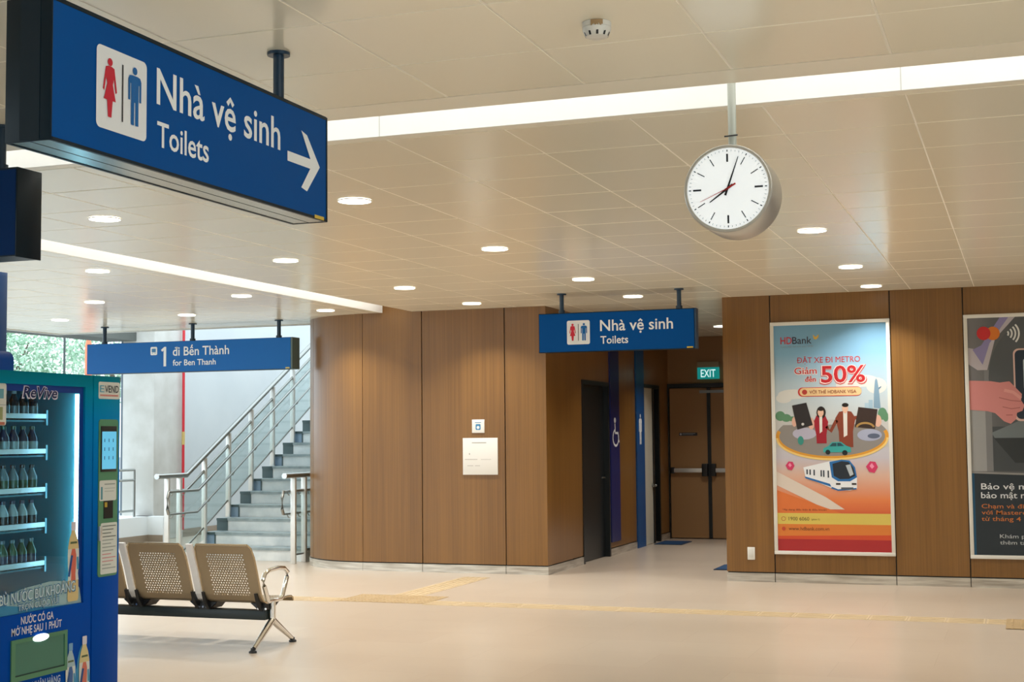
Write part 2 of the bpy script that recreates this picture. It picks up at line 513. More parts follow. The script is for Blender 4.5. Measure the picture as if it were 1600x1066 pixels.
# ---- light coves: lit recesses in the ceiling
def cove_cross():
    t = thing('cove_light', 'long white light cove running across the ceiling behind the clock', 'light', (-2, 5.83, H))
    B().box(XL, XR, TF - 0.015, TF - 0.0005, H, 3.3).build('reflector', M_COVE, t)
    for x in (-9.98, -7.596, -5.211, -2.826, -0.441, 1.944, 4.329):
        B().box(x - 0.002, x + 0.002, TF - 0.017, TF - 0.015, H, 3.28).build('reflector_joint', mat('joint_grey', srgb(205, 205, 200), 0.6), t)
    B().box(XL, XR, TN - 0.02, TN, H + 0.021, 3.3).box(XL, XR, TN, TF, 3.28, 3.3).build('housing', M_COVE, t)
    B().box(XL + 0.1, XR - 0.1, TN + 0.005, TN + 0.03, 3.14, 3.19).build('led_strip', M_LED, t)
cove_cross()
def cove_length():
    t = thing('cove_light', 'white light cove running along the ceiling towards the curved wood wall', 'light', (TL + 0.19, 10, H))
    B().box(TL + 0.0005, TL + 0.015, 6.1, BW - 0.002, H, 3.3).build('reflector', M_COVE, t)
    B().box(TR, TR + 0.02, 6.1, BW - 0.002, H + 0.004, 3.3).box(TL, TR, 6.1, BW - 0.002, 3.28, 3.3).build('housing', M_COVE, t)
    B().box(TR - 0.03, TR - 0.005, 6.2, BW - 0.1, 3.14, 3.19).build('led_strip', M_LED, t)
cove_length()

# ---- wood walls
def panel_line(b, x0, x1, seams, y, z0, z1, gap=0.006, thick=0.02):
    """laminate boards hung in front of a dark backing, open joints at the seams (wall facing -Y)"""
    xs = [x0] + list(seams) + [x1]
    for i in range(len(xs) - 1):
        a = xs[i] + (gap if i else 0); c = xs[i + 1] - (gap if i < len(xs) - 2 else 0)
        b.box(a, c, y, y + thick, z0, z1, M_WOOD)
PZ = 0.088
b = B()
panel_line(b, RX, XR, (-2.428, -1.237, -0.541, 0.65, 1.35, 2.54, 3.23), RW, PZ + 0.012, H)
b.box(RX + 0.006, XR, RW + 0.02, RW + 0.2, 0, 3.3, M_DARKGAP)
b.box(RX, RX + 0.02, RW + 0.021, BK - 0.02, PZ + 0.012, H, M_WOOD)
struct('wall_right', b)
b = B()
for i, (a, c) in enumerate(((RX, -2.428), (-2.428, -1.237), (-1.237, -0.541), (-0.541, 0.65), (0.65, XR))):
    b.box(a + (0.004 if i else 0), c - 0.004, RW - 0.008, RW + 0.02, 0, PZ)
struct('baseboard_right', b, M_PLINTH)

# curved block: front face, quarter round to the left, then along the stairs
RC = 1.12
CCX, CCY = -7.107, BW + RC
def arc_pts(r, n, a0=270, a1=180):
    return [(CCX + r * math.cos(math.radians(a0 + (a1 - a0) * k / n)), CCY + r * math.sin(math.radians(a0 + (a1 - a0) * k / n))) for k in range(n + 1)]
b = B()
ZT = 3.34
panel_line(b, -7.107, CX, (-6.372, -5.378), BW, PZ + 0.012, ZT)
# curved boards with joints
joints = (0, 47, 90)
for j in range(2):
    a0 = 270 - joints[j] - 0.3; a1 = 270 - joints[j + 1] + 0.3
    o = arc_pts(RC, 14, a0, a1); q = arc_pts(RC - 0.02, 14, a0, a1)
    b.prism([(x, y, PZ + 0.012) for x, y in o + q[::-1]], (0, 0, ZT - PZ - 0.012), M_WOOD)
b.box(CCX - RC, CCX - RC + 0.02, CCY + 0.01, 24, PZ + 0.012, ZT, M_WOOD)
o = arc_pts(RC - 0.021, 20); q = arc_pts(RC - 0.15, 20)
b.prism([(x, y, 0) for x, y in o + q[::-1]], (0, 0, ZT), M_DARKGAP)
b.box(-7.107, CX - 0.006, BW + 0.021, BW + 0.15, 0, ZT, M_DARKGAP)
struct('wall_left', b)
for f_ in bpy.data.objects['wall_left'].data.polygons: pass
b = B()
for i, (a, c) in enumerate(((-7.107, -6.372), (-6.372, -5.378), (-5.378, CX))):
    b.box(a + (0.003 if i else 0), c - (0.003 if i < 2 else 0.0205), BW - 0.008, BW + 0.02, 0, PZ)
for j in range(2):
    a0 = 270 - joints[j] - 0.15; a1 = 270 - joints[j + 1] + 0.15
    o = arc_pts(RC + 0.008, 14, a0, a1); q = arc_pts(RC - 0.02, 14, a0, a1)
    b.prism([(x, y, 0) for x, y in o + q[::-1]], (0, 0, PZ))
b.box(CCX - RC - 0.008, CCX - RC + 0.02, CCY, 24, 0, PZ)
struct('baseboard_left', b, M_PLINTH)

# corridor left wall with a dark doorway and a far doorway
DO0, DO1, DZ = 15.97, 17.12, 2.16           # first doorway
FO0, FO1, FZ = 18.86, 19.72, 2.2            # far doorway
b = B()
for y0, y1, z0 in ((BW, DO0, PZ + 0.012), (DO0, DO1, DZ), (DO1, FO0, PZ + 0.012), (FO0, FO1, FZ), (FO1, BK, PZ + 0.012)):
    b.box(CX - 0.15, CX, y0 + (0.021 if y0 == BW else 0), y1, z0, H + 0.05, M_WOOD)
struct('wall_corridor_left', b)
b = B()
for y0, y1 in ((BW - 0.008, DO0), (DO1, FO0), (FO1, BK)):
    b.box(CX - 0.02, CX + 0.008, y0, y1, 0, PZ)
struct('baseboard_corridor', b, M_PLINTH)
# end wall; unseen left length and added box behind the doors block sky light
struct('wall_back', B().box(CCX - RC + .03, -4.94, BK, BK + 0.2, 0, H + 0.05).box(-4.94, -3.1, BK, BK + 0.2, 2.24, H + 0.05)
       .box(-4.94, -3.1, BK + 0.13, BK + 0.2, 0, 2.24).box(-3.1, RX + 0.02, BK, BK + 0.2, 0, H + 0.05), mat('wood_dark', srgb(146, 110, 70), 0.4))
b = B()
struct('wall_front', B().box(-7.4, XR, YB - 0.2, YB, 0, 3.3), M_WALLW)  # unseen wall, left end cut back to let daylight in
struct('wall_far_right', B().box(XR, XR + 0.2, 3.0, RW, 0, 3.3), M_WALLW)  # unseen wall, near part left open to let daylight in

# dark doorway to the accessible toilet: door standing in a black frame
d = thing('door_2', None, None, (CX, (DO0 + DO1) / 2, 0)); d['kind'] = 'structure'
B().box(CX - 0.13, CX + 0.012, DO0, DO0 + 0.05, 0, DZ).box(CX - 0.13, CX + 0.012, DO1 - 0.05, DO1, 0, DZ).box(CX - 0.13, CX + 0.012, DO0 + 0.05, DO1 - 0.05, DZ - 0.05, DZ).build('frame', M_DOORBLK, d)
B().box(CX - 0.10, CX - 0.055, DO0 + 0.05, DO1 - 0.05, 0.008, DZ - 0.05).build('leaf', M_DOORBLK, d)
B().tube([(CX - 0.055, DO1 - 0.13, 0.98), (CX - 0.02, DO1 - 0.13, 0.98), (CX - 0.02, DO1 - 0.25, 0.98)], 0.009, 8).build('handle', M_STEELD, d)
# far doorway to the men's toilet: pale tiled jamb, black frame, black panel for the dark opening
d = thing('door_3', None, None, (CX, (FO0 + FO1) / 2, 0)); d['kind'] = 'structure'
B().box(CX - 0.05, CX - 0.004, FO0 + 0.0, FO0 + 0.47, 0.006, FZ - 0.05).build('leaf', mat('pale_door', srgb(206, 203, 186), 0.5), d)
B().box(CX - 0.14, CX + 0.012, FO0 + 0.47, FO0 + 0.53, 0, FZ).box(CX - 0.14, CX + 0.012, FO1 - 0.05, FO1, 0, FZ).box(CX - 0.14, CX + 0.012, FO0, FO1 - 0.05, FZ - 0.05, FZ).build('frame', M_DOORBLK, d)
B().box(CX - 0.10, CX - 0.06, FO0 + 0.53, FO1 - 0.05, 0.006, FZ - 0.05).build('leaf', M_DOORBLK, d)  # black panel put in for the dark of the opening
B().lathe([(0.026, 0), (0.026, 0.02), (0.012, 0.03), (0.02, 0.05), (0.012, 0.065)], (CX - 0.004, FO0 + 0.43, 0.80), 'x', 12).build('knob', M_STEELD, d)

# double exit door at the corridor end
M_DOORW = mat('door_wood', srgb(158, 120, 78), 0.4)
d = thing('door_1', None, None, (-4.0, BK, 0)); d['kind'] = 'structure'
B().box(-4.94, -4.88, BK - 0.04, BK + 0.12, 0, 2.24).box(-3.16, -3.1, BK - 0.04, BK + 0.12, 0, 2.24).box(-4.88, -3.16, BK - 0.04, BK + 0.12, 2.18, 2.24).build('frame', M_DOORBLK, d)
for x0, x1 in ((-4.875, -4.305), (-4.285, -3.165)):
    lf = B().box(x0, x1, BK - 0.01, BK + 0.04, 0.012, 2.175).build('leaf', M_DOORW, d)
    xa, xb_ = (x0 + 0.02, x1 - 0.03) if x0 < -4.5 else (x0 + 0.03, x1 - 0.05)
    B().box(xa, xb_, BK - 0.075, BK - 0.045, 0.955, 1.015, None, 0.006).build('push_bar', M_STEEL, lf)
    bx = B()
    hx = x1 - 0.05 if x0 < -4.5 else x0 + 0.045
    bx.box(hx - 0.045, hx + 0.04, BK - 0.09, BK - 0.011, 0.90, 1.08, None, 0.008)
    hx2 = x0 + 0.04 if x0 < -4.5 else x1 - 0.04
    bx.box(hx2 - 0.025, hx2 + 0.025, BK - 0.08, BK - 0.011, 0.94, 1.03, None, 0.006)
    bx.build('bar_latch', M_BLACK, lf)
B().box(-4.32, -4.27, BK - 0.03, BK - 0.0, 0.012, 2.175).build('meeting_stile', M_DOORBLK, d)
B().box(-4.42, -3.9, BK - 0.06, BK - 0.012, 2.1, 2.14).build('door_closer', M_STEELD, d)
pr = Print(Plane('-y', BK - 0.012))
pr.rect(-4.74, 1.485, -4.47, 1.53, '3c4048').add(ell(-4.715, 1.508, 0.016), 'b8bcc0', 0.002)
dp = pr.build('door_plate', d)
Print(Plane('-y', BK - 0.012)).rect(-4.69, 1.512, -4.5, 1.52, 'a8aeb4', .003).rect(-4.69, 1.496, -4.53, 1.502, '8c9298', .003).build('plate_print', dp)

# ---- stairwell side: white wall, column, low wall, beam outside
struct('wall_stairwell', B().box(-12.6, -12.3, 18.95, 27, 0, 6.5).box(-12.3, -8.0, 26.8, 27, 0, 6.5), M_WALLW)
struct('baseboard_stairwell', B().box(-12.3, -12.28, 18.95, 26.8, 0, 0.12), mat('skirt_brown', srgb(150, 134, 116), 0.5))
struct('column', B().box(-12.81, -12.25, 18.15, 18.95, 0, 6.0, None, 0.015), M_CONC)
struct('wall_low', B().box(-12.5, -12.25, YB, 18.15, 0, 0.37).box(-12.9, -11.98, 18.0, 18.149, 0, 0.37), M_WHITE)
struct('baseboard_low', B().box(-12.25, -12.235, YB, 18.0, 0, 0.1).box(-12.235, -11.98, 17.985, 18.0, 0, 0.1), bpy.data.materials['skirt_brown'])
struct('beam', B().box(-13.1, -12.57, 4, 18.149, 2.99, 3.7), M_BEAMG)

# ================================================================== LAMPS
def make_downlight():
    t = thing('downlight', '', 'ceiling light', (0, 0, 0))
    B().lathe([(0.104, 0.0), (0.104, -0.003), (0.099, -0.006), (0.099, 0.0)], (0, 0, 0), 'z', 32, closed=True).build('trim_ring', M_PLASTIC, t)
    B().lathe([(0.099, -0.001), (0.097, -0.0065), (0.05, -0.007)], (0, 0, 0), 'z', 32).build('diffuser', M_LAMP, t)
    ld = bpy.data.lights.new('downlight_lamp', 'AREA'); ld.shape = 'DISK'; ld.size = 0.18
    ld.energy = LAMP_POWER; ld.color = LAMP_COLOR; ld.spread = math.radians(115)
    lo = bpy.data.objects.new('lamp', ld); COL.objects.link(lo); lo.parent = t; lo.location = (0, 0, -0.02)
    return t
DL0 = make_downlight(); _dl_used = False
def copy_tree(src, parent=None):
    c = src.copy(); COL.objects.link(c)
    if parent is not None: c.parent = parent
    for ch in src.children: copy_tree(ch, c)
    return c
def downlight(x, y, label, group='round recessed ceiling downlights'):
    global _dl_used
    t = DL0 if not _dl_used else copy_tree(DL0)
    _dl_used = True
    t.location = (x, y, H - 0.002); t['label'] = label; t['group'] = group
ROWS = {7.6: 'nearest', 9.98: 'second', 12.28: 'third', 14.03: 'farthest'}
for x, nm, ys in ((-1.36, 'in the row before the two posters', (9.98, 12.31, 14.03)), (-3.735, 'in the row leading into the toilet corridor', (7.6, 9.99, 12.28, 14.02)),
                  (-5.51, 'in the row before the flat wood wall with the notice', (7.6, 9.97, 12.28, 14.02)), (-7.28, 'in the row left of the lengthwise cove', (9.95, 12.28, 14.08)),
                  (-8.96, 'in the row towards the staircase', (12.2, 13.91)), (-10.65, 'in the row by the open left side', (13.85,))):
    for k, y in enumerate(ys):
        w = {1: ('',), 2: ('nearer', 'farther'), 3: ('nearest', 'middle', 'farthest'), 4: ('nearest', 'second', 'third', 'farthest')}[len(ys)][k]
        downlight(x, y, ('%s round white downlight %s' % (w, nm)).strip() if w else 'single round white downlight by the open left side')
downlight(-3.72, 16.25, 'added round white downlight brightening the toilet corridor, hidden behind the toilets sign')  # added lamp, hidden by the sign, to brighten the corridor
downlight(-3.72, 18.43, 'round white downlight inside the toilet corridor above the doorways')
for x in (-1.36, 1.0, 3.4):  # unseen lamps carrying the grid on, added to light the near hall
    for y in (-2.5, 0.2, 2.9): downlight(x, y, 'added unseen downlight above and behind the viewer', 'added downlights behind the viewer')
for x in (1.0, 3.4):  # more unseen lamps added past the right edge for light
    for y in (7.6, 10.0, 12.3): downlight(x, y, 'added unseen downlight off to the right of the posters', 'added downlights beyond the right edge')
# ================================================================== HANGING SIGNS
def woman(pr, u, v, s, m, d=0.004):
    half = [(.03, .775), (.085, .76), (.14, .48), (.112, .46), (.078, .63), (.055, .56), (.118, .36), (.055, .36), (.034, .155)]
    pts = [(u + a * s, v + b * s) for a, b in half] + [(u - a * s, v + b * s) for a, b in half[::-1]]
    pr.add(pts, m, d); pr.add(ell(u, v + .825 * s, .048 * s), m, d)
def man(pr, u, v, s, m, d=0.004):
    half = [(.06, .775), (.11, .765), (.135, .72), (.135, .46), (.095, .46), (.095, .67), (.078, .67), (.078, .155), (.014, .155), (.012, .44)]
    pts = [(u + a * s, v + b * s) for a, b in half] + [(u - a * s, v + b * s) for a, b in half[::-1]]
    pr.add(pts, m, d); pr.add(ell(u, v + .835 * s, .048 * s), m, d)
def toilet_pictogram(pl, u0, v0, u1, v1, parent):
    pr = Print(pl)
    pr.add(rrect(u0, v0, u1, v1, 0.018), 'e8eaec', 0.002)
    o = pr.build('pictogram_panel', parent, 'white rounded square with a red woman and a blue man')
    s = v1 - v0
    p2 = Print(pl); woman(p2, u0 + .25 * (u1 - u0), v0, s, 'c8283c'); p2.build('woman_symbol', o)
    p2 = Print(pl); p2.rect(u0 + .488 * (u1 - u0), v0 + .15 * s, u0 + .512 * (u1 - u0), v0 + .855 * s, '20242a', 0.004); p2.build('divider', o)
    p2 = Print(pl); man(p2, u0 + .745 * (u1 - u0), v0, s, '1464a8'); p2.build('man_symbol', o)
def hang_poles(t, pts, top, r=0.02, zc=H):
    for x, y in pts:
        p = B().tube([(x, y, top - 0.01), (x, y, zc - 0.001)], r, 14).build('pole', M_POLE, t)
        B().lathe([(r * 2.1, zc - 0.012), (r * 2.1, zc - 0.0005)], (x, y, 0), 'z', 20).build('flange', M_POLE, p)
        B().lathe([(r * 1.5, top), (r * 1.5, top + 0.03)], (x, y, 0), 'z', 16).build('collar', M_POLE, p)

# large toilets sign, face towards +X
t = thing('hanging_sign', 'large blue toilets sign with right-pointing white arrow, nearest of the hanging signs', 'sign', (-2.525, 3.94, 2.31))
X0, X1, Y0, Y1, Z0, Z1 = -2.6, -2.45, 3.134, 4.757, 2.312, 2.712
B().box(X0 + 0.004, X1 - 0.004, Y0 + 0.008, Y1 - 0.006, Z0 + 0.012, Z1 - 0.004).build('case', M_NAVY, t)
B().box(X0, X1, Y0, Y0 + 0.008, Z0, Z1, None, 0.002).box(X0 + 0.05, X1 - 0.035, Y0 - 0.002, Y0, Z0 + 0.004, Z1 - 0.004).build('end_cap', M_NAVY, t)
B().box(X0, X1, Y1 - 0.012, Y1, Z0, Z1, None, 0.003).build('end_cap', M_NAVY, t)
b = B()
for xx in (X0, X1 - 0.01):
    b.box(xx, xx + 0.01, Y0 + 0.008, Y1 - 0.012, Z1 - 0.012, Z1).box(xx, xx + 0.01, Y0 + 0.008, Y1 - 0.012, Z0, Z0 + 0.010)
b.build('frame', M_NAVY, t)
for nm, xx in (('face_panel', X1 - 0.005), ('face_panel', X0 + 0.003)):
    B().box(xx, xx + 0.003, Y0 + 0.008, Y1 - 0.012, Z0 + 0.010, Z1 - 0.012).build(nm, M_DBLUE, t)
B().box(X0 + 0.012, X0 + 0.072, Y0 + 0.008, Y1 - 0.012, Z0 + 0.002, Z0 + 0.01).box(X0 + 0.078, X1 - 0.012, Y0 + 0.008, Y1 - 0.012, Z0 + 0.002, Z0 + 0.01).build('bottom_panel', M_ALU, t)
hang_poles(t, ((-2.545, 3.26), (-2.545, 4.55)), Z1)
PB_ = Plane('+x', X1 - 0.002)
toilet_pictogram(PB_, 3.334, 2.39, 3.579, 2.63, t)
lettering('lettering', PB_, [('Nhà vệ sinh', 3.632, 2.521, 0.762, 0.108, M_LETTER, 0.012), ('Toilets', 3.636, 2.391, 0.29, 0.075, M_LETTER, 0.012)], t)
pr = Print(PB_)
pr.rect(4.445, 2.492, 4.64, 2.528, M_LETTER, 0.002)
pr.add([(4.548, 2.622), (4.592, 2.612), (4.692, 2.51), (4.592, 2.404), (4.548, 2.412), (4.632, 2.51)], M_LETTER, 0.002)
pr.build('arrow', t)
Print(PB_).rect(4.648, 2.314, 4.722, 2.327, 'd8b848', 0.004).build('yellow_tag', t, 'small yellow tag')

# blue sign at the left edge, face towards the viewer, black end cap
t = thing('hanging_sign', 'dark blue hanging sign cut by the left edge, black end towards the stairs', 'sign', (-4.9, 5.16, 2.31))
X0, X1, Y0, Y1, Z0, Z1 = -5.9, -4.155, 5.095, 5.262, 2.312, 2.712
B().box(X0, X1 - 0.008, Y0 + 0.003, Y1 - 0.003, Z0 + 0.003, Z1).build('case', M_NAVY, t)
B().box(X1 - 0.008, X1, Y0, Y1, Z0, Z1, None, 0.002).build('end_cap', M_NAVY, t)
B().box(X0, X1 - 0.008, Y0 - 0.001, Y0 + 0.004, Z0 + 0.008, Z1 - 0.01).build('face_panel', mat('sign_blue_deep', srgb(0, 44, 96), 0.5, spec=0.08), t)
hang_poles(t, ((-4.30, 5.165), (-5.6, 5.165)), Z1)
Print(Plane('-y', Y0 - 0.001)).rect(X1 - 0.19, 2.316, X1 - 0.105, 2.332, 'd8b848', 0.001).build('yellow_tag', t, 'small yellow tag')

# toilets sign before the corridor
t = thing('hanging_sign', 'blue toilets sign without arrow hanging at the mouth of the toilet corridor', 'sign', (-3.75, 13.47, 2.32))
X0, X1, Y0, Y1, Z0, Z1 = -4.555, -2.965, 13.42, 13.52, 2.33, 2.722
B().box(X0, X1, Y0 + 0.004, Y1 - 0.004, Z0, Z1).build('case', M_NAVY, t)
B().box(X0 + 0.006, X1 - 0.008, Y0, Y0 + 0.006, Z0 + 0.006, Z1 - 0.008).build('face_panel', M_DBLUE, t)
B().box(X0 + 0.006, X1 - 0.008, Y1 - 0.006, Y1, Z0 + 0.006, Z1 - 0.008).build('face_panel', M_DBLUE, t)
B().box(X1 - 0.0, X1 + 0.012, Y0, Y1, Z0, Z1).build('end_cap', mat('cap_blue_grey', srgb(40, 66, 92), 0.4), t)
hang_poles(t, ((-4.326, 13.47), (-3.128, 13.47)), Z1, 0.022)
PF_ = Plane('-y', Y0)
toilet_pictogram(PF_, -4.258, 2.404, -4.021, 2.642, t)
lettering('lettering', PF_, [('Nhà vệ sinh', -3.915, 2.53, 0.735, 0.106, M_LETTER, 0.012), ('Toilets', -3.913, 2.404, 0.282, 0.073, M_LETTER, 0.012)], t)
Print(PF_).rect(-3.046, 2.336, -2.985, 2.35, 'd8b848', 0.003).build('yellow_tag', t, 'small yellow tag')

# platform sign towards the stairs
t = thing('hanging_sign', 'long blue platform sign reading di Ben Thanh hanging before the staircase', 'sign', (-9.6, 14.99, 2.33))
X0, X1, Y0, Y1, Z0, Z1 = -11.05, -8.165, 14.9, 15.08, 2.325, 2.703
B().box(X0, X1, Y0 + 0.004, Y1, Z0, Z1).build('case', M_NAVY, t)
M_BLUEL = mat('sign_blue_platform', srgb(16, 104, 186), 0.4, spec=0.25)
B().box(X0 + 0.004, X1 - 0.004, Y0, Y0 + 0.006, Z0 + 0.004, Z1 - 0.004).build('face_panel', M_BLUEL, t)
B().box(X1, X1 + 0.02, Y0, Y1, Z0, Z1).build('end_cap', mat('cap_green_grey', srgb(96, 116, 116), 0.45), t)
hang_poles(t, ((-10.85, 14.99), (-9.571, 14.99), (-8.375, 14.99)), Z1, 0.024)
PT_ = Plane('-y', Y0)
lettering('lettering', PT_, [('đi Bến Thành', -9.794, 2.526, 0.79, 0.105, M_LETTER, 0.012),
          ('for Ben Thanh', -9.793, 2.404, 0.605, 0.07, M_LETTER, 0.012)], t)
Print(PT_).add([(-9.925, 2.398), (-9.888, 2.398), (-9.888, 2.638), (-9.916, 2.638), (-9.962, 2.602), (-9.945, 2.578), (-9.925, 2.594)], M_LETTER, 0.002).build('platform_number', t)
pr = Print(PT_); pr.add(rrect(-10.113, 2.54, -10.018, 2.642, 0.016), M_LETTER, 0.002)
o = pr.build('train_symbol', t, 'white train symbol')
Print(PT_).add(rrect(-10.095, 2.575, -10.036, 2.62, 0.008), '4a86bc', 0.003).rect(-10.09, 2.56, -10.08, 2.568, '4a86bc', 0.003).rect(-10.05, 2.56, -10.04, 2.568, '4a86bc', 0.003).build('train_windows', o)
Print(PT_).rect(-8.235, 2.33, -8.18, 2.346, 'd8c878', 0.003).build('yellow_tag', t, 'small yellow tag')

# ================================================================== CLOCK
t = thing('station_clock', 'round white double-sided clock hanging on a pole from the light cove', 'clock', (-1.114, 5.83, 2.504))
cx, cz, FY = -1.114, 2.504, 5.71
B().lathe([(0.168, 0.001), (0.181, -0.002), (0.184, 0.01), (0.184, 0.23), (0.181, 0.242), (0.168, 0.24)], (cx, FY, cz), 'y', 64).build('case', M_CLOCKCASE, t)
B().lathe([(0.1675, -0.003), (0.1695, -0.008), (0.178, -0.008), (0.1815, -0.004), (0.1815, 0.004), (0.1675, 0.004)], (cx, FY, cz), 'y', 64, closed=True).build('bezel', M_CLOCKCASE, t)
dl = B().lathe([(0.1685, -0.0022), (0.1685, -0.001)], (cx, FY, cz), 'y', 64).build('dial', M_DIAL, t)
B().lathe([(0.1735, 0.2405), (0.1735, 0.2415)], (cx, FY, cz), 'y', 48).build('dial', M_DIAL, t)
PC = Plane('-y', FY - 0.0022)
pr = Print(PC)
def radial(a, r0, r1, w, w2=None):
    a = math.radians(a); s, c = math.sin(a), math.cos(a); w2 = w if w2 is None else w2
    return [(cx + r0 * s - w / 2 * c, cz + r0 * c + w / 2 * s), (cx + r0 * s + w / 2 * c, cz + r0 * c - w / 2 * s),
            (cx + r1 * s + w2 / 2 * c, cz + r1 * c - w2 / 2 * s), (cx + r1 * s - w2 / 2 * c, cz + r1 * c + w2 / 2 * s)]
for k in range(12):
    pr.add(radial(30 * k, 0.110, 0.144, 0.0078 if k % 3 == 0 else 0.0040), '30343a', 0.0006)
    pr.add(radial(30 * k, 0.152, 0.161, 0.0045), '40464c', 0.0006)
pr.build('hour_marks', dl)
pr = Print(PC)
for k in range(60):
    if k % 5: pr.add(radial(6 * k, 0.153, 0.161, 0.0022), '8c9298', 0.0006)
pr.build('minute_marks', dl)
def hand(name, ang, L_, tail, w0, w1, m, d):
    a = radial(ang, -tail, L_, w0, w1)
    B().prism([(u, FY - d, v) for u, v in a], (0, -0.0012, 0)).build(name, m, dl)
M_HAND = mat('hand_black', srgb(26, 28, 34), 0.4)
hand('hour_hand', 234.5, 0.092, 0.026, 0.0105, 0.004, M_HAND, 0.0045)
hand('minute_hand', 19.6, 0.137, 0.03, 0.0095, 0.003, M_HAND, 0.0065)
M_SEC = mat('hand_red', srgb(184, 40, 40), 0.4)
b = B(); b.prism([(u, FY - 0.0085, v) for u, v in radial(246.3, 0.0, 0.126, 0.0034, 0.0016)], (0, -0.001, 0))
b.prism([(u, FY - 0.0085, v) for u, v in radial(61, -0.012, 0.038, 0.0075)], (0, -0.001, 0)).build('second_hand', M_SEC, dl, 'red second hand')
M_CPOLE = mat('clock_pole', srgb(186, 190, 180), 0.4, 0.2)
po = B().tube([(cx, 5.83, cz + 0.175), (cx, 5.83, 3.278)], 0.0175, 16).build('pole', M_CPOLE, t)
B().lathe([(0.026, 0), (0.026, 0.008), (0.02, 0.012)], (cx, 5.83, cz + 0.181), 'z', 20).build('collar', M_CPOLE, po)
B().tube([(cx - 0.03, 5.81, 2.742), (cx + 0.026, 5.81, 2.744)], 0.0035, 6).build('clamp_screw', M_BLACK, po)

# ================================================================== SMOKE DETECTOR
t = thing('smoke_detector', 'small white smoke detector on the ceiling above the clock', 'smoke detector', (-1.345, 4.62, H))
ba = B().lathe([(0.05, -0.001), (0.05, -0.016), (0.046, -0.02)], (-1.345, 4.62, H), 'z', 28).build('base', M_PLASTIC, t)
b = B()
for k in range(8):      # tan patch where the base cover is broken
    a0, a1 = math.radians(262 + 6 * k), math.radians(268 + 6 * k)
    b.face([(-1.345 + .0515 * math.cos(a), 4.62 + .0515 * math.sin(a), H + z) for a, z in ((a0, -.001), (a1, -.001), (a1, -.022 + .004 * (k % 2)), (a0, -.022 + .004 * (k % 3)))])
b.build('broken_cover', mat('tan_card', srgb(168, 138, 98), .7), ba, 'tan broken cover patch')
hd = B().lathe([(0.05, -0.02), (0.048, -0.032), (0.038, -0.05), (0.022, -0.056)], (-1.345, 4.62, H), 'z', 28).build('head', M_PLASTIC, t)
b = B()
for k in range(10):
    a = 2 * PI * k / 10
    ca, sa = math.cos(a), math.sin(a)
    P = lambda r, h, w: (-1.345 + r * ca - w * sa, 4.62 + r * sa + w * ca, H + h)
    b.face([P(.0455, -.036, -.004), P(.0455, -.036, .004), P(.0395, -.0495, .004), P(.0395, -.0495, -.004)])
b.build('vent_slots', M_BLACK, hd)

# ================================================================== POSTERS
def poster_frame(t, x0, x1, z0, z1, w=0.036):
    b = B()
    y0, y1 = RW - 0.034, RW - 0.001
    b.box(x0, x1, y0, y1, z1 - w, z1, None, 0.003).box(x0, x1, y0, y1, z0, z0 + w, None, 0.003)
    b.box(x0, x0 + w, y0, y1, z0 + w, z1 - w, None, 0.003).box(x1 - w, x1, y0, y1, z0 + w, z1 - w, None, 0.003)
    b.build('frame', M_FRAME, t)
t = thing('advertising_poster', 'framed bank poster with pale sky, red headline and train on an orange ground', 'poster', (-1.835, RW, 0))
poster_frame(t, -2.426, -1.238, 0.285, 2.636)
M_SKY = grad_mat('print_sky', 2, [(0.0, srgb(168, 40, 44)), (0.0005, srgb(168, 40, 44)), (0.09, srgb(206, 96, 60)), (0.16, srgb(222, 128, 76)), (0.28, srgb(214, 176, 156)), (0.36, srgb(196, 190, 196)),
                                (0.55, srgb(198, 202, 200)), (0.72, srgb(176, 194, 202)), (0.86, srgb(130, 174, 200)), (1.0, srgb(112, 158, 186))], lo=0.5, hi=2.6)
B().box(-2.392, -1.272, RW - 0.02, RW - 0.002, 0.32, 2.602).build('print', M_SKY, t)
PP = Plane('-y', RW - 0.02)
pr = Print(PP)     # clouds, towers, greenery
for cu, cv, ru, rv in ((-1.5, 2.02, .14, .06), (-1.38, 1.97, .1, .08), (-1.65, 1.98, .13, .05), (-2.2, 1.9, .16, .05), (-2.3, 1.86, .08, .05)):
    pr.add(ell(cu, cv, ru, rv), 'd6d4cc', 0.0006)
pr.rect(-2.391, 1.36, -1.273, 1.64, 'c2c0bc', 0.0008)
pr.add([(-1.413, 1.75), (-1.407, 1.9), (-1.395, 2.02), (-1.382, 2.045), (-1.37, 2.02), (-1.358, 1.93), (-1.345, 1.74)], '7c98aa', 0.001)
pr.add([(-1.36, 1.95), (-1.335, 1.965), (-1.335, 1.955), (-1.358, 1.93)], '5c7c92', 0.0012)
pr.rect(-1.5, 1.74, -1.46, 1.8, 'a4bcc8', 0.001).rect(-1.46, 1.74, -1.42, 1.83, '9ab4c2', 0.0011)
for cu, cv, ru, rv in ((-2.34, 1.68, .05, .05), (-2.28, 1.66, .05, .04), (-2.22, 1.65, .04, .025), (-1.33, 1.69, .045, .06), (-1.3, 1.66, .027, .05)):
    pr.add(ell(cu, cv, ru, rv), '5e8a68', 0.0013)
pr.build('printed_skyline', t)
pr = Print(PP)     # swirl road with golden rim
pr.add([q for q in ell(-1.832, 1.47, .555, .235, 40, 150, 390)], '8c8680', 0.0016)
pr.add(stroke(ell(-1.832, 1.47, .54, .215, 40, 165, 375), .035), 'd89838', 0.0018)
pr.add(stroke(ell(-1.832, 1.455, .545, .215, 40, 180, 360), .02), 'ecc878', 0.002)
pr.build('printed_road', t)
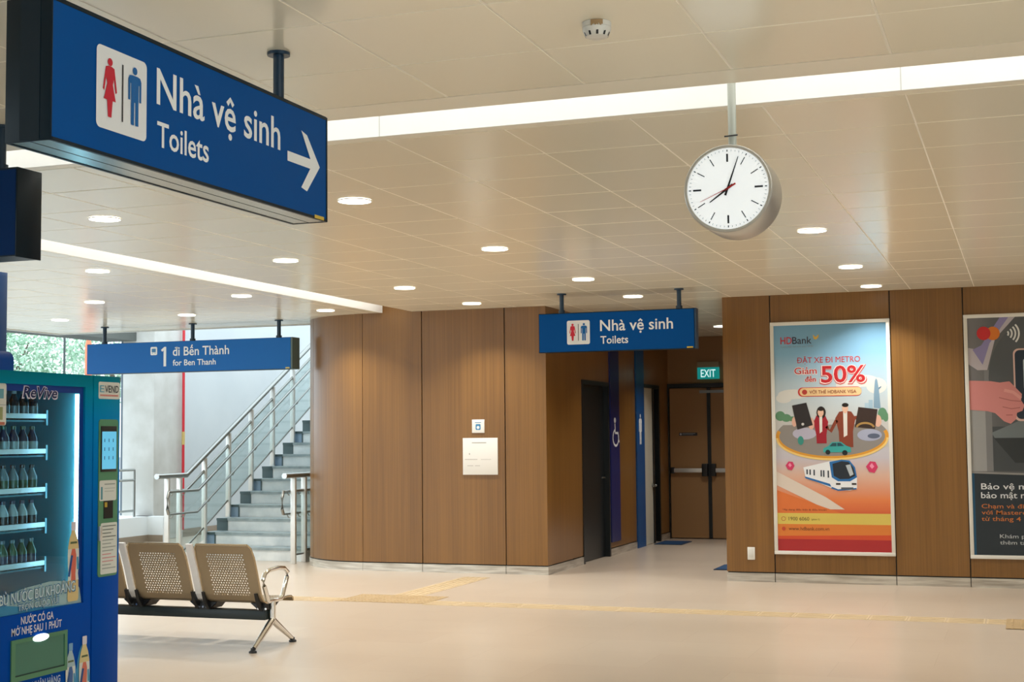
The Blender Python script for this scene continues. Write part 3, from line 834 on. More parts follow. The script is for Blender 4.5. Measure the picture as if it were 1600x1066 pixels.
def figure(cu, top, sw, bot, jacket, hair, long_):
    pr = Print(PP)
    pr.add([(cu - sw * .32, bot), (cu - sw * .34, top - .12 - .16), (cu - sw * .5, top - .15), (cu - sw * .3, top - .085), (cu, top - .075), (cu + sw * .3, top - .085), (cu + sw * .5, top - .15), (cu + sw * .36, top - .28), (cu + sw * .36, bot)], jacket, 0.0024)
    pr.add([(cu - sw * .1, top - .08), (cu + sw * .1, top - .08), (cu + sw * .08, bot + .12), (cu - sw * .1, bot + .1)], 'dcd8d0', 0.0026)
    if long_: pr.add(ell(cu + .004, top - .055, .046, .062), hair, 0.0025)
    pr.add(ell(cu, top - .055, .03, .04), 'e0b49a', 0.0028)
    pr.add(ell(cu + .002, top - .018, .033, .021), hair, 0.003)
    pr.add(rrect(cu - .012, top - .1, cu + .012, top - .075, .004), 'd8a890', 0.0027)
    return pr
pr = figure(-1.934, 1.765, .145, 1.40, '9c2430', '2c2420', True)
pr.add(stroke([(-2.0, 1.63), (-2.04, 1.58), (-2.05, 1.66)], .03), '9c2430', 0.0023)
pr.build('printed_woman', t)
pr = figure(-1.692, 1.80, .2, 1.36, '84402c', '241e1c', False)
pr.add(stroke([(-1.78, 1.63), (-1.84, 1.52), (-1.88, 1.57)], .035), '84402c', 0.0023)
pr.add(stroke([(-1.61, 1.65), (-1.56, 1.66)], .035), '84402c', 0.0023)
pr.build('printed_man', t)
pr = Print(PP)     # dark bank cards held up, pale hands behind
pr.add(ell(-2.03, 1.6, .03, .06), 'dcae98', 0.0028).add(ell(-2.2, 1.62, .025, .05), 'dcae98', 0.0028)
pr.add([(-2.22, 1.785), (-2.075, 1.812), (-2.015, 1.585), (-2.17, 1.54)], '302c2c', 0.0032).add(ell(-2.115, 1.595, .014), 'c8c4c0', 0.0036)
pr.build('printed_card', t)
pr = Print(PP)
pr.add(ell(-1.375, 1.62, .035, .06), 'dcae98', 0.0028)
pr.add([(-1.562, 1.76), (-1.376, 1.735), (-1.405, 1.54), (-1.602, 1.56)], '3a2c26', 0.0032)
pr.add(stroke(ell(-1.5, 1.55, .085, .05, 14, 10, 170), .02), 'a8844c', 0.0036)
pr.build('printed_card', t)
pr = Print(PP); pr.add(ell(-2.1, 1.5, .12, .06), 'b4b0c0', .0021).add(ell(-2.14, 1.43, .03, .045), '3c8c80', 0.003).build('printed_cloud', t)
pr = Print(PP); pr.add(ell(-1.46, 1.48, .12, .06), 'a4a8bc', .0021).add(ell(-1.42, 1.47, .06, .025), '5c6478', .0025).build('printed_cloud', t)
pr = Print(PP)     # small teal car
pr.add([(-1.918, 1.31), (-1.916, 1.35), (-1.87, 1.372), (-1.83, 1.412), (-1.74, 1.414), (-1.69, 1.375), (-1.648, 1.36), (-1.642, 1.31)], '3ca09c', 0.0036)
pr.add([(-1.855, 1.37), (-1.825, 1.403), (-1.785, 1.404), (-1.785, 1.37)], '2c5058', 0.004).add([(-1.778, 1.37), (-1.778, 1.404), (-1.745, 1.404), (-1.71, 1.372)], '2c5058', 0.004)
pr.add(ell(-1.872, 1.312, .024), '22282a', 0.0042).add(ell(-1.705, 1.305, .026), '22282a', 0.0042)
pr.build('printed_car', t)
pr = Print(PP)     # train
pr.add([(-2.39, 0.98), (-2.39, 1.12), (-1.9, 0.86), (-1.72, 0.74), (-1.9, 0.74)], 'd8cabc', 0.0016)
pr.add([(-2.12, 1.16), (-1.84, 1.225), (-1.74, 1.235), (-1.66, 1.225), (-1.61, 1.16), (-1.592, 1.06), (-1.595, 0.95), (-1.66, 0.93), (-1.8, 0.93), (-1.85, 0.955), (-2.1, 1.06)], 'e6e8ea', 0.003)
pr.add([(-1.86, 1.215), (-1.74, 1.237), (-1.66, 1.226), (-1.61, 1.16), (-1.592, 1.06), (-1.66, 1.02), (-1.78, 1.02), (-1.84, 1.06)], '2c6ca8', 0.0034)
pr.add([(-1.83, 1.195), (-1.74, 1.222), (-1.67, 1.212), (-1.625, 1.155), (-1.608, 1.075), (-1.67, 1.045), (-1.76, 1.042), (-1.82, 1.075)], '2a3038', 0.0038)
pr.add([(-1.70, 1.18), (-1.655, 1.19), (-1.625, 1.09), (-1.66, 1.07)], 'b4bcc0', 0.0042)
pr.add([(-2.11, 1.07), (-1.86, 0.995), (-1.845, 0.965), (-2.1, 1.05)], '2c6ca8', 0.0036).add([(-1.84, 0.965), (-1.78, 0.94), (-1.6, 0.955), (-1.6, 0.94), (-1.78, 0.925), (-1.85, 0.95)], '2c6ca8', 0.0036)
for u in (-2.09, -2.06, -2.02, -1.95, -1.925, -1.88):
    pr.add([(u, 1.14 - (u + 2.09) * .06), (u + .014, 1.14 - (u + 2.09) * .06), (u + .014, 1.09 - (u + 2.09) * .16), (u, 1.09 - (u + 2.09) * .16)], '3a444e', 0.0036)
pr.rect(-1.80, 0.985, -1.755, 1.003, '3c3434', 0.0042).rect(-1.645, 0.985, -1.6, 1.003, '3c3434', 0.0042).rect(-1.75, 0.938, -1.63, 0.96, '586068', 0.0042)
pr.build('printed_train', t)
for cu, cv, s in ((-2.253, 1.175, .045), (-1.445, 1.161, .058)):
    pr = Print(PP); pr.add([(cu - s, cv + .1 * s), (cu - .3 * s, cv + s), (cu + .6 * s, cv + .9 * s), (cu + s, cv), (cu + .4 * s, cv - s), (cu - .5 * s, cv - .8 * s)], 'cc3c64', 0.003)
    pr.add([(cu - .4 * s, cv + .2 * s), (cu, cv + .7 * s), (cu + .4 * s, cv + .1 * s), (cu, cv - .3 * s)], 'ec90ac', 0.0034); pr.build('printed_gift_box', t)
pr = Print(PP)     # coloured bands
pr.add([(-2.391, .70), (-2.391, .93), (-2.2, .86), (-1.75, .70)], 'd8743c', 0.0019)
pr.rect(-2.391, .59, -1.273, .70, 'd4bc5c', 0.0022).rect(-2.391, .445, -1.273, .59, 'd67c38', 0.0022)
pr.add([(-2.391, .43), (-1.273, .43), (-1.273, .49), (-2.391, .47)], 'cc5030', 0.0024).rect(-2.391, .321, -1.273, .44, 'a83030', 0.0026)
pr.build('printed_bands', t)
pr = Print(PP)
pr.add([(-1.995, 2.50), (-1.965, 2.475), (-1.935, 2.502), (-1.94, 2.47), (-1.962, 2.45), (-1.985, 2.455)], 'd8b04c', 0.002).build('logo_mark', t, 'yellow logo mark')
pr = Print(PP)
pr.add(rrect(-2.157, 1.873, -1.526, 1.966, .044), 'c83c38', 0.002).add(rrect(-2.14, 1.88, -1.526, 1.96, .039), 'e2c08c', 0.0024).add(ell(-2.09, 1.918, .026), 'b03c34', 0.0028)
pr.build('banner_pill', t)
W = 'f4e4dc'
lettering('lettering', PP, [
    ('HD', -2.322, 2.411, .115, .07, 'c4323c', .012), ('Bank', -2.203, 2.411, .195, .07, '3c3c48', .008), ('Cam kết lợi ích cao nhất', -2.322, 2.376, .33, .018, '889098', 0),
    ('ĐẶT XE ĐI METRO', -2.155, 2.214, .622, .056, 'c43430', .0, 0, .0),
    ('Giảm', -2.192, 2.10, .232, .068, W, .05), ('Giảm', -2.188, 2.103, .225, .064, 'bc3034', .012, 0, 0, .0006), ('đến', -2.087, 2.022, .118, .05, W, .05), ('đến', -2.083, 2.024, .11, .048, 'bc3034', .02, 0, 0, .0006),
    ('50%', -1.937, 2.0, .468, .172, 'c8605c', .04), ('50%', -1.933, 2.01, .455, .166, W, .035, 0, 0, .0004), ('50%', -1.923, 2.014, .436, .16, 'b8282c', .02, 0, 0, .0008),
    ('VỚI THẺ HDBANK VISA', -2.042, 1.902, .465, .032, '8c4430', .006, 0, 0, .002),
    ('*Áp dụng điều kiện & điều khoản', -2.339, .727, .44, .016, '6c3828', 0, 0, 0, .002),
    ('1900 6060', -2.278, .626, .205, .036, '6c6038', 0, 0, 0, .002), ('(phím 1)', -2.05, .63, .08, .018, '6c6038', 0, 0, 0, .002), ('www.hdbank.com.vn', -2.28, .528, .405, .036, '74442c', 0, 0, 0, .002)], t, None, .0022)
pr = Print(PP)
pr.add(stroke(ell(-2.33, .643, .02, n=16, a0=0, a1=358), .005), 'b45c40', 0.0045).add(ell(-2.33, .543, .019), 'c04c34', 0.0045)
pr.build('contact_icons', t)
# right-hand poster, cut by the frame of the photograph
t = thing('advertising_poster', 'dark poster of a hand tapping a card reader under red and orange circles', 'poster', (0.06, RW, 0))
poster_frame(t, -0.538, 0.652, 0.278, 2.644)
M_DK = grad_mat('print_gate', 0, [(0.0, srgb(122, 120, 120)), (0.22, srgb(98, 98, 98)), (0.45, srgb(84, 86, 88)), (1.0, srgb(90, 90, 92))], lo=-0.56, hi=0.55)
B().box(-0.503, 0.617, RW - 0.02, RW - 0.002, 0.312, 2.61).build('print', M_DK, t)
pr = Print(PP)
pr.add([(-.502, 2.16), (-.502, 2.32), (-.42, 2.3), (-.30, 2.38), (-.23, 2.5), (-.2, 2.609), (-.06, 2.609), (-.25, 2.4), (-.33, 2.1), (-.42, 2.1)], 'b8b0b4', .0006)
pr.add([(-.46, 2.3), (-.38, 2.34), (-.2, 2.609), (-.12, 2.609), (-.3, 2.36), (-.37, 2.15)], '8c84ac', .0008)
pr.rect(-.502, 1.12, -.36, 1.72, '9a9a98', .0006).rect(-.36, 1.12, -.3, 2.1, '7c7c7c', .0007)
pr.add(ell(.18, 2.02, .50, .58, 36), '55585a', .001)
pr.rect(-.3, 1.12, .616, 1.55, '484c4e', .0012)
pr.add([(-.31, 1.49), (-.06, 1.6), (.616, 1.6), (.616, 1.44), (-.28, 1.44)], '70787a', .0016)
pr.add([(-.29, 1.44), (.616, 1.44), (.616, 1.2), (-.1, 1.2)], '34383a', .0014)
pr.build('printed_gate', t)
pr = Print(PP)
pr.add(rrect(-.09, 1.6, .3, 2.3, .05), 'd8b4a8', .002).add(rrect(-.075, 1.62, .3, 2.285, .045), '2a3440', .0024).add(rrect(.0, 1.9, .25, 2.2, .02), 'c4ccd2', .0028)
pr.build('printed_phone', t)
pr = Print(PP)
pr.add([(-.502, 2.0), (-.3, 1.99), (-.22, 1.975), (-.13, 1.985), (-.02, 1.86), (-.03, 1.8), (-.0, 1.75), (-.02, 1.70), (-.07, 1.68), (-.08, 1.62), (-.13, 1.575), (-.19, 1.6), (-.27, 1.68), (-.34, 1.70), (-.502, 1.715)], 'd08884', .003)
for a in (((-.23, 1.83), (-.12, 1.8), (-.03, 1.79)), ((-.2, 1.74), (-.12, 1.72), (-.04, 1.73)), ((-.17, 1.66), (-.11, 1.66))):
    pr.add(stroke(list(a), .008), 'a86460', .0034)
pr.add(stroke([(-.18, 1.9), (-.1, 1.88), (-.03, 1.82)], .03), 'dc9c94', .0033)
pr.build('printed_hand', t)
pr = Print(PP)
pr.rect(-.502, .313, .616, 1.1, '2c3338', .0022).add([(-.502, 1.1), (.05, 1.08), (.616, 1.09), (.616, 1.12), (.05, 1.1), (-.502, 1.115)], '8c8a86', .0026).rect(-.502, .313, -.48, 1.1, '285878', .0026)
pr.build('text_panel', t)
pr = Print(PP)
pr.add(ell(-.353, 2.457, .064, .066, 28), 'c83030', .003).add(ell(-.268, 2.454, .064, .066, 28), 'd8782c', .0028)
pr.build('circle_logo', t, 'overlapping red and orange circles')
pr = Print(PP)
for k, r in enumerate((.03, .062, .094, .126)):
    pr.add(stroke(ell(-.155, 2.449, r, r, 12, -42, 42), .016), 'dcdcd8', .003)
pr.build('contactless_waves', t)
lettering('lettering', PP, [('Bảo vệ mọi giao dịch', -.42, .946, .95, .056, 'dadcdc', .008), ('bảo mật mọi thanh toán', -.423, .861, .98, .056, 'dadcdc', .008),
    ('Chạm và đi Metro cùng thẻ', -.421, .764, .95, .04, 'c07038', .004), ('với Mastercard', -.423, .704, .52, .04, 'c07038', .004), ('từ tháng 4 đến tháng 6', -.425, .643, .8, .04, 'c07038', .004),
    ('Khám phá', -.262, .479, .3, .036, 'b8bcbc', 0), ('thêm tại', -.263, .419, .25, .036, 'b8bcbc', 0)], t, None, .004)

# ================================================================== NOTICES, SOCKET, EXIT SIGN, BLADES, MATS
t = thing('notice_board', 'square white notice panel on the flat wood wall left of the corridor', 'notice', (-5.668, BW, 1.28))
B().box(-5.875, -5.462, BW - 0.018, BW - 0.001, 1.081, 1.486, None, 0.003).build('panel', mat('notice_white', srgb(236, 234, 228), 0.5), t)
pr = Print(Plane('-y', BW - 0.018))
for u, v, w, h in ((-5.765, 1.428, .17, .010), (-5.80, 1.30, .012, .02), (-5.85, 1.247, .15, .006), (-5.66, 1.247, .12, .004), (-5.82, 1.178, .07, .005), (-5.73, 1.178, .06, .005)):
    pr.rect(u, v, u + w, v + h, 'b4b0a8')
pr.build('faint_print', t)
t = thing('small_notice', 'small white square sign with blue symbol above the white notice panel', 'sign', (-5.692, BW, 1.615))
B().box(-5.766, -5.618, BW - 0.012, BW - 0.001, 1.542, 1.69, None, 0.003).build('panel', mat('notice_white', srgb(236, 234, 228), 0.5), t)
pr = Print(Plane('-y', BW - 0.012))
pr.add(rrect(-5.722, 1.575, -5.662, 1.64, .012), '4a88b4', .001).add(ell(-5.692, 1.602, .017), 'e8ecee', .0016).rect(-5.73, 1.652, -5.655, 1.66, '7aa0bc', .001)
pr.build('blue_symbol', t)
t = thing('wall_socket', 'white socket plate low on the wood wall left of the bank poster', 'socket', (-2.668, RW, 0.286))
B().box(-2.706, -2.63, RW - 0.012, RW - 0.001, 0.222, 0.35, None, 0.004).build('plate', M_PLASTIC, t)
B().box(-2.69, -2.646, RW - 0.0145, RW - 0.012, 0.245, 0.327, None, 0.001).build('insert', mat('socket_insert', srgb(214, 212, 204), 0.4), t)

t = thing('exit_sign', 'green lit exit sign above the double doors at the corridor end', 'exit sign', (-4.287, BK, 2.42))
B().box(-4.446, -4.128, BK - 0.06, BK - 0.001, 2.47, 2.552, None, 0.004).build('housing', mat('exit_housing', srgb(150, 142, 120), 0.5), t)
B().box(-4.446, -4.128, BK - 0.05, BK - 0.02, 2.302, 2.47).build('lit_panel', mat('exit_green', srgb(16, 128, 124), 0.3, emit=srgb(12, 132, 128), estr=0.75), t)
lettering('lettering', Plane('-y', BK - 0.05), [('EXIT', -4.395, 2.33, .215, .108, mat('exit_letters', srgb(210, 240, 240), 0.4, emit=srgb(210, 245, 245), estr=0.9), .008)], t)

def blade(label, y0, y1, z0, z1, m):
    t = thing('toilet_blade_sign', label, 'sign', (CX, (y0 + y1) / 2, z0))
    B().box(CX + 0.001, CX + 0.02, y0, y1, z0, z1).build('panel', m, t)
    return t
PW = Plane('+x', CX + 0.02)
t = blade('tall navy strip with white wheelchair symbol beside the dark doorway', 17.14, 17.55, 0.17, 2.75, mat('strip_navy', srgb(16, 30, 96), 0.4))
pr = Print(PW)
pr.add(ell(17.33, 1.69, .045, .035), M_LETTER, .002)
pr.add(stroke([(17.33, 1.65), (17.34, 1.53), (17.47, 1.53), (17.5, 1.43), (17.53, 1.42)], .035), M_LETTER, .002)
pr.add(stroke(ell(17.36, 1.47, .13, .1, 24, 100, 380), .03), M_LETTER, .0022)
pr.build('wheelchair_symbol', t)
t = blade('tall bright blue strip with white man symbol beside the far doorway', 18.4, 18.82, 0.0, 2.75, mat('strip_blue', srgb(0, 78, 140), 0.4))
pr = Print(PW)
man(pr, 18.59, 1.29, 0.56, M_LETTER, .002)
pr.build('man_symbol', t)

def mat_(label, x0, x1, y0, y1):
    t = thing('doormat', label, 'doormat', ((x0 + x1) / 2, (y0 + y1) / 2, 0))
    B().box(x0 + .02, x1 - .02, y0 + .02, y1 - .02, 0.001, 0.012).build('pile', M_MAT, t)
    b = B(); b.box(x0, x1, y0, y0 + .02, 0.0005, 0.009).box(x0, x1, y1 - .02, y1, 0.0005, 0.009).box(x0, x0 + .02, y0 + .02, y1 - .02, 0.0005, 0.009).box(x1 - .02, x1, y0 + .02, y1 - .02, 0.0005, 0.009)
    b.build('rubber_edge', mat('mat_edge', srgb(12, 42, 70), 0.7), t)
mat_('dark blue doormat on the floor before the far doorway', -4.84, -4.45, 19.08, 19.7)
mat_('dark blue doormat half hidden behind the right wood wall corner', -3.3, -2.94, 15.66, 16.27)

# tactile paving
t = thing('tactile_paving', 'pale yellow tactile strip crossing the floor before the posters', 'tactile paving', (-2.5, 11.95, 0))
b = B(); rb = B()
x = -5.14
while x < 0.6:
    b.box(x + .002, x + .298, 11.8, 12.098, 0.0002, 0.003); 
    for k in range(4): rb.box(x + .02, x + .28, 11.835 + .066 * k, 11.865 + .066 * k, 0.003, 0.006)
    x += .3
b.build('tiles', M_YEL, t); rb.build('ribs', M_YEL, t)
t = thing('tactile_paving', 'pale yellow tactile strip running left from the tan warning patch past the bench', 'tactile paving', (-9, 11.95, 0))
b = B(); rb = B(); x = -12.04
while x < -6.06:
    b.box(x + .002, x + .298, 11.8, 12.098, 0.0002, 0.003)
    for k in range(4): rb.box(x + .02, x + .28, 11.835 + .066 * k, 11.865 + .066 * k, 0.003, 0.006)
    x += .3
b.build('tiles', M_YEL, t); rb.build('ribs', M_YEL, t)
t = thing('tactile_paving', 'pale yellow tactile branch leading to the flat wood wall', 'tactile paving', (-5.55, 13.2, 0))
b = B(); rb = B(); y = 12.44
while y < 14.1:
    b.box(-5.71, -5.41, y + .002, y + .298, 0.0002, 0.003)
    for k in range(4): rb.box(-5.675 + .066 * k, -5.645 + .066 * k, y + .02, y + .28, 0.003, 0.006)
    y += .3
b.build('tiles', M_YEL, t); rb.build('ribs', M_YEL, t)
t = thing('tactile_paving', 'tan tactile warning patch where the yellow strips meet', 'tactile paving', (-5.6, 12.16, 0))
b = B(); rb = B()
for i in range(3):
    for j in range(2):
        x0, y0 = -6.04 + .3 * i, 11.86 + .29 * j
        b.box(x0 + .002, x0 + .298, y0, y0 + .288, 0.0004, 0.0034)
        for k in range(4):
            for l in range(4): rb.lathe([(.014, .0034), (.009, .008)], (x0 + .045 + .07 * k, y0 + .04 + .07 * l, 0), 'z', 6)
b.build('tiles', M_TAN, t); rb.build('domes', M_TAN, t)
t = thing('tactile_paving', 'tan tactile warning patch at the right end of the yellow strip', 'tactile paving', (0.2, 11.85, 0))
b = B(); rb = B()
for i in range(2):
    for j in range(2):
        x0, y0 = -.19 + .3 * i, 11.53 + .29 * j
        b.box(x0 + .002, x0 + .298, y0, y0 + .288, 0.0034, 0.0074)
        for k in range(4):
            for l in range(4): rb.lathe([(.014, .0074), (.009, .012)], (x0 + .045 + .07 * k, y0 + .04 + .07 * l, 0), 'z', 6)
b.build('tiles', M_TAN, t); rb.build('domes', M_TAN, t)

# ================================================================== BENCH
t = thing('beam_bench', 'row of perforated bronze metal seats on a dark beam beside the vending machine', 'bench', (-6.0, 9.13, 0))
PROF = [(8.815, .745), (8.822, .752), (8.832, .75), (8.87, .66), (8.915, .55), (8.95, .45), (8.975, .385), (9.005, .345), (9.05, .325), (9.12, .322), (9.24, .334), (9.36, .342), (9.41, .338), (9.435, .322), (9.44, .305)]
def prof_sample(n):
    d = [0]
    for i in range(1, len(PROF)): d.append(d[-1] + math.dist(PROF[i], PROF[i - 1]))
    out = []
    for k in range(n + 1):
        s = d[-1] * k / n; i = 1
        while i < len(PROF) - 1 and d[i] < s: i += 1
        f = (s - d[i - 1]) / (d[i] - d[i - 1]); a, c = PROF[i - 1], PROF[i]
        out.append((a[0] + (c[0] - a[0]) * f, a[1] + (c[1] - a[1]) * f))
    return out
def seat(x0, x1):
    bm = bmesh.new(); nu, nv = 44, 100
    pv = prof_sample(nv)
    def rx(j):   # rounded top corners
        z = pv[j][1]
        return 0.0 if z < .715 or j > 20 else .035 * ((z - .715) / .037) ** 2
    V = [[bm.verts.new((x0 + rx(j) + (x1 - x0 - 2 * rx(j)) * i / nu, pv[j][0], pv[j][1])) for i in range(nu + 1)] for j in range(nv + 1)]
    for j in range(nv):
        for i in range(nu):
            perf = 8 <= i < nu - 8 and (10 <= j <= 44 or 62 <= j <= 90)
            row = (j // 2)
            if perf and j % 2 == 0 and (i + (row % 2) ) % 2 == 0: continue
            f = bm.faces.new((V[j][i], V[j][i + 1], V[j + 1][i + 1], V[j + 1][i])); f.smooth = True
    me = bpy.data.meshes.new('seat'); o = bpy.data.objects.new('seat', me); link(o, t)
    bmesh.ops.translate(bm, verts=bm.verts, vec=-ORG[o]); bm.to_mesh(me); bm.free(); me.materials.append(M_SEAT)
    sd = o.modifiers.new('thickness', 'SOLIDIFY'); sd.thickness = 0.003
    # rolled rim along the edges
    P = [p for k, p in enumerate(PROF)]
    b = B()
    for x in (x0, x1):
        pts = [(x, y, z) for y, z in P[3:]]
        cx_ = x0 + .03 if x == x0 else x1 - .03
        b.tube([(cx_, P[1][0], P[1][1])] + [(x + (.008 if x == x0 else -.008), P[2][0] + .004, P[2][1] - .022)] + pts, .007, 6)
    b.tube([(x0 + .03, P[1][0], P[1][1]), (x1 - .03, P[1][0], P[1][1])], .008, 6)
    b.tube([(x0, PROF[-1][0], PROF[-1][1]), (x1, PROF[-1][0], PROF[-1][1])], .008, 6)
    b.build('rim', M_SEATRIM, o)
SX = ((-5.625, -5.152), (-6.192, -5.712), (-6.76, -6.28))
for a, c in SX: seat(a, c)
for gx in (-5.668, -6.236):       # polished bar in each gap, following the backs
    b = B()
    pv = [(y - .004, z) for y, z in PROF[2:9]]
    pts = [(gx - .034, y, z) for y, z in pv]; pts2 = [(gx + .034, y, z) for y, z in pv]
    for k in range(len(pv) - 1):
        y0, z0 = pv[k]; y1, z1 = pv[k + 1]
        b.prism([(gx - .024, y0, z0), (gx + .026, y0, z0), (gx + .026, y1, z1), (gx - .024, y1, z1)], (0, .022, .004))
    b.build('spacer_bar', mat('satin_aluminium', srgb(236, 240, 244), .35, .5), t)
for gx in (-5.16, -5.668, -6.236, -6.79):   # black castings holding the seats on the beam
    b = B()
    w = .012
    for dx in ((-.045, .045) if gx not in (-5.16,) else (-.03,)):
        b.prism([(gx + dx - w, 8.955, .40), (gx + dx - w, 8.985, .40), (gx + dx - w, 9.02, .335), (gx + dx - w, 9.30, .325), (gx + dx - w, 9.2, .27), (gx + dx - w, 9.03, .268), (gx + dx - w, 8.98, .33)], (2 * w, 0, 0))
    xa, xb_ = (gx - .045, gx + .045) if gx != -5.16 else (gx - .045, gx)
    b.prism([(xa - .07, 9.035, .322), (xb_ + (.07 if gx != -5.16 else 0), 9.035, .322), (xb_, 9.035, .268), (xa, 9.035, .268)], (0, .03, 0))
    br = b.build('bracket', M_BLACK, t)
    bb = B()
    for dx in (-.03, 0.0, .03): bb.lathe([(.008, -.004), (.008, .002)], (gx + dx - (.02 if gx == -5.16 else 0), 9.034, .285), 'y', 8)
    bb.build('bolt_heads', M_CHROME, br)
B().box(-6.9, -5.17, 9.06, 9.14, .2, .268, None, .004).build('beam', M_BEAM, t)
for lx, nm in ((-5.145, 'leg'), (-6.88, 'leg')):
    b = B()
    b.tube([(lx, 9.12, .335), (lx, 9.12, .19)], .024, 12)
    b.tube([(lx, 9.12, .20), (lx, 9.05, .155), (lx, 8.86, .03)], .02, 10, rs=[.024, .024, .016])
    b.tube([(lx, 9.12, .20), (lx, 9.19, .155), (lx, 9.405, .03)], .02, 10, rs=[.024, .024, .016])
    lg = b.build(nm, M_CHROME, t)
    for fy in (8.845, 9.42):
        B().lathe([(.028, .001), (.028, .012), (.015, .02), (.015, .034)], (lx, fy, 0), 'z', 14).build('foot_glide', M_BLACK, lg)
    ar = B().tube([(lx, 9.06, .335), (lx, 9.0, .45), (lx, 8.985, .495), (lx, 9.01, .535), (lx, 9.07, .556), (lx, 9.2, .562), (lx, 9.29, .552), (lx, 9.34, .52), (lx, 9.335, .485), (lx, 9.27, .36), (lx, 9.24, .335), (lx, 9.06, .335)], .0165, 10).build('armrest', M_CHROME, t)

# ================================================================== STAIRCASE
t = thing('staircase', 'grey granite staircase rising behind the curved wood wall', 'staircase', (-9.1, 15.51, 0))
SXL, SXR, SY, TRD, RIS = -9.89, -8.30, 15.51, 0.29, 0.16
for k in range(1, 21):
    y0 = SY + TRD * (k - 1); z = RIS * k
    st = B().box(SXL, SXR, y0, y0 + TRD + (0.0 if k < 20 else 2.0), max(0, z - .5), z - 0.03).build('step', M_STEP, t)
    B().box(SXL, SXR, y0 - .015, y0 + TRD - .016, z - 0.03, z).build('tread', M_TREAD, st)
    B().box(SXL - .002, SXL + .14, y0 - .004, y0, z - RIS + .001, z - 0.03).build('end_tile', M_TILED if k % 2 else M_TILEB, st)
    e = B().box(SXL + .14, SXL + .16, y0 - .006, y0, z - RIS + .001, z - 0.03).box(SXL, SXL + .16, y0 - .018, y0 - .015, z - .03, z + .001)
    e.build('edge_band', M_TILED, st)
def railing(label, X, side, y0, yb, nmax, curl, cut=99):
    """top rail level from y0 to yb, then climbing with the stairs"""
    t = thing('stair_railing', label, 'railing', (X, y0 + .2, 0))
    sl = RIS / TRD; ye = min(SY + TRD * 20, cut); Z = 1.055
    def line(off, ys, r, m, name, dx=0.0, yo=0.0, end=True):
        z0 = Z - off
        return B().tube([(X + dx, ys, z0), (X + dx, yb + yo, z0), (X + dx, ye, z0 + sl * (ye - yb - yo))], r, 12).build(name, m, t)
    top = line(0, y0, .032, M_STEELD, 'handrail')
    B().lathe([(.034, 0), (.034, .012), (.02, .016)], (X, y0 - .014, Z), 'y', 16).build('end_cap', M_CHROME, top)
    gr = line(.185, y0 + .2, .018, M_STEELD, 'glass_top_rail')
    s = .085 * side
    lo = B().tube([(X + s, y0 + .12, Z - .46), (X + s, y0 + .09, Z - .40), (X + s, y0 + .09, Z - .26), (X + s, y0 + .12, Z - .19), (X + s, yb + .14, Z - .19), (X + s, ye, Z - .19 + sl * (ye - yb - .14))], .019, 10).build('lower_handrail', M_STEELD, t)
    line(.46, y0 + .12, .014, M_STEELD, 'lower_rail', s, .12)
    ys = [y0 + .215, y0 + .48] + [SY + TRD * k - .05 for k in range(1, nmax, 2)]
    for i, y in enumerate(ys):
        if y > ye - .1: continue
        k = int((y - SY) // TRD) + 1 if y >= SY else 0
        zb = RIS * k
        zt = Z + sl * max(0, y - yb) - .025
        p = B().box(X - .032, X + .032, y - .02, y + .02, zb, zt, None, .004).build('post', M_STEEL, t)
        for off in (.19, .46):
            zz = Z - off + sl * max(0, y - yb - .13)
            B().tube([(X, y, zz - .05), (X + s * .8, y - .002, zz - .045), (X + s, y, zz - .012)], .007, 6).build('bracket', M_STEELD, p)
    # glass panes between the posts, bottom rails
    for i in range(len(ys) - 1):
        a, c = ys[i] + .022, ys[i + 1] - .022
        if c > ye: continue
        za, zc = Z + sl * max(0, a - yb), Z + sl * max(0, c - yb)
        yk = [a] + ([yb] if a < yb < c else []) + [c]
        f = lambda y, off: (Z - off + sl * max(0, y - yb))
        lowo = .90 if i else .95
        pts = [(X, y, f(y, .205)) for y in yk] + [(X, y, (f(y, lowo) if i != 1 else f(y, .95 + .1 * (y > yb)))) for y in yk[::-1]]
        B().prism([(x - .004, y, z) for x, y, z in pts], (.008, 0, 0)).build('glass_pane', M_GLASSR, t)
        B().tube([(X, a - .0, f(a, lowo)), (X, c, f(c, lowo))] if i != 1 else [(X, a, .09), (X, c, f(c, .9))], .011, 8).build('bottom_rail', M_STEELD, t)
    return t
railing('long steel and glass railing climbing the left side of the staircase', -9.87, 1, 14.70, 15.33, 18, False)
railing('short steel and glass railing end beside the curved wood wall', -8.31, -1, 15.02, 15.80, 2, True, 17.0)

# red riser pipe beside the column
t = thing('riser_pipe', 'thin red vertical pipe beside the concrete column', 'pipe', (-12.2, 18.86, 0))
b = B().tube([(-12.2, 18.86, 0.12), (-12.2, 18.86, 5.5)], .021, 12).build('pipe', M_RED, t)
B().tube([(-12.2, 18.86, 1.42), (-12.2, 18.86, 1.62)], .025, 12).build('valve_band', mat('brass_band', srgb(206, 178, 110), 0.4), b, 'yellow band')
# railing on the low wall outside
t = thing('parapet_railing', 'thin grey steel railing standing on the low white wall', 'railing', (-12.38, 14, .37))
b = B()
for z in (1.06, .91, .46): b.tube([(-12.38, 4.0, z), (-12.38, 17.85, z)], .018, 8)
b.build('rails', M_STEELD, t)
y = 17.85
while y > 4:
    B().tube([(-12.38, y, .37), (-12.38, y, 1.06)], .018, 8).build('post', M_STEELD, t); y -= 1.4
t = thing('frame_post', 'slim dark vertical frame post left of the concrete column', 'pipe', (-12.95, 18.3, -.06))  # thin upright added for the dark edge of a window frame
B().tube([(-12.92, 18.3, -.06), (-12.92, 18.3, 3.6)], .022, 10).build('pipe', mat('frame_post_grey', srgb(110, 122, 134), .5), t)

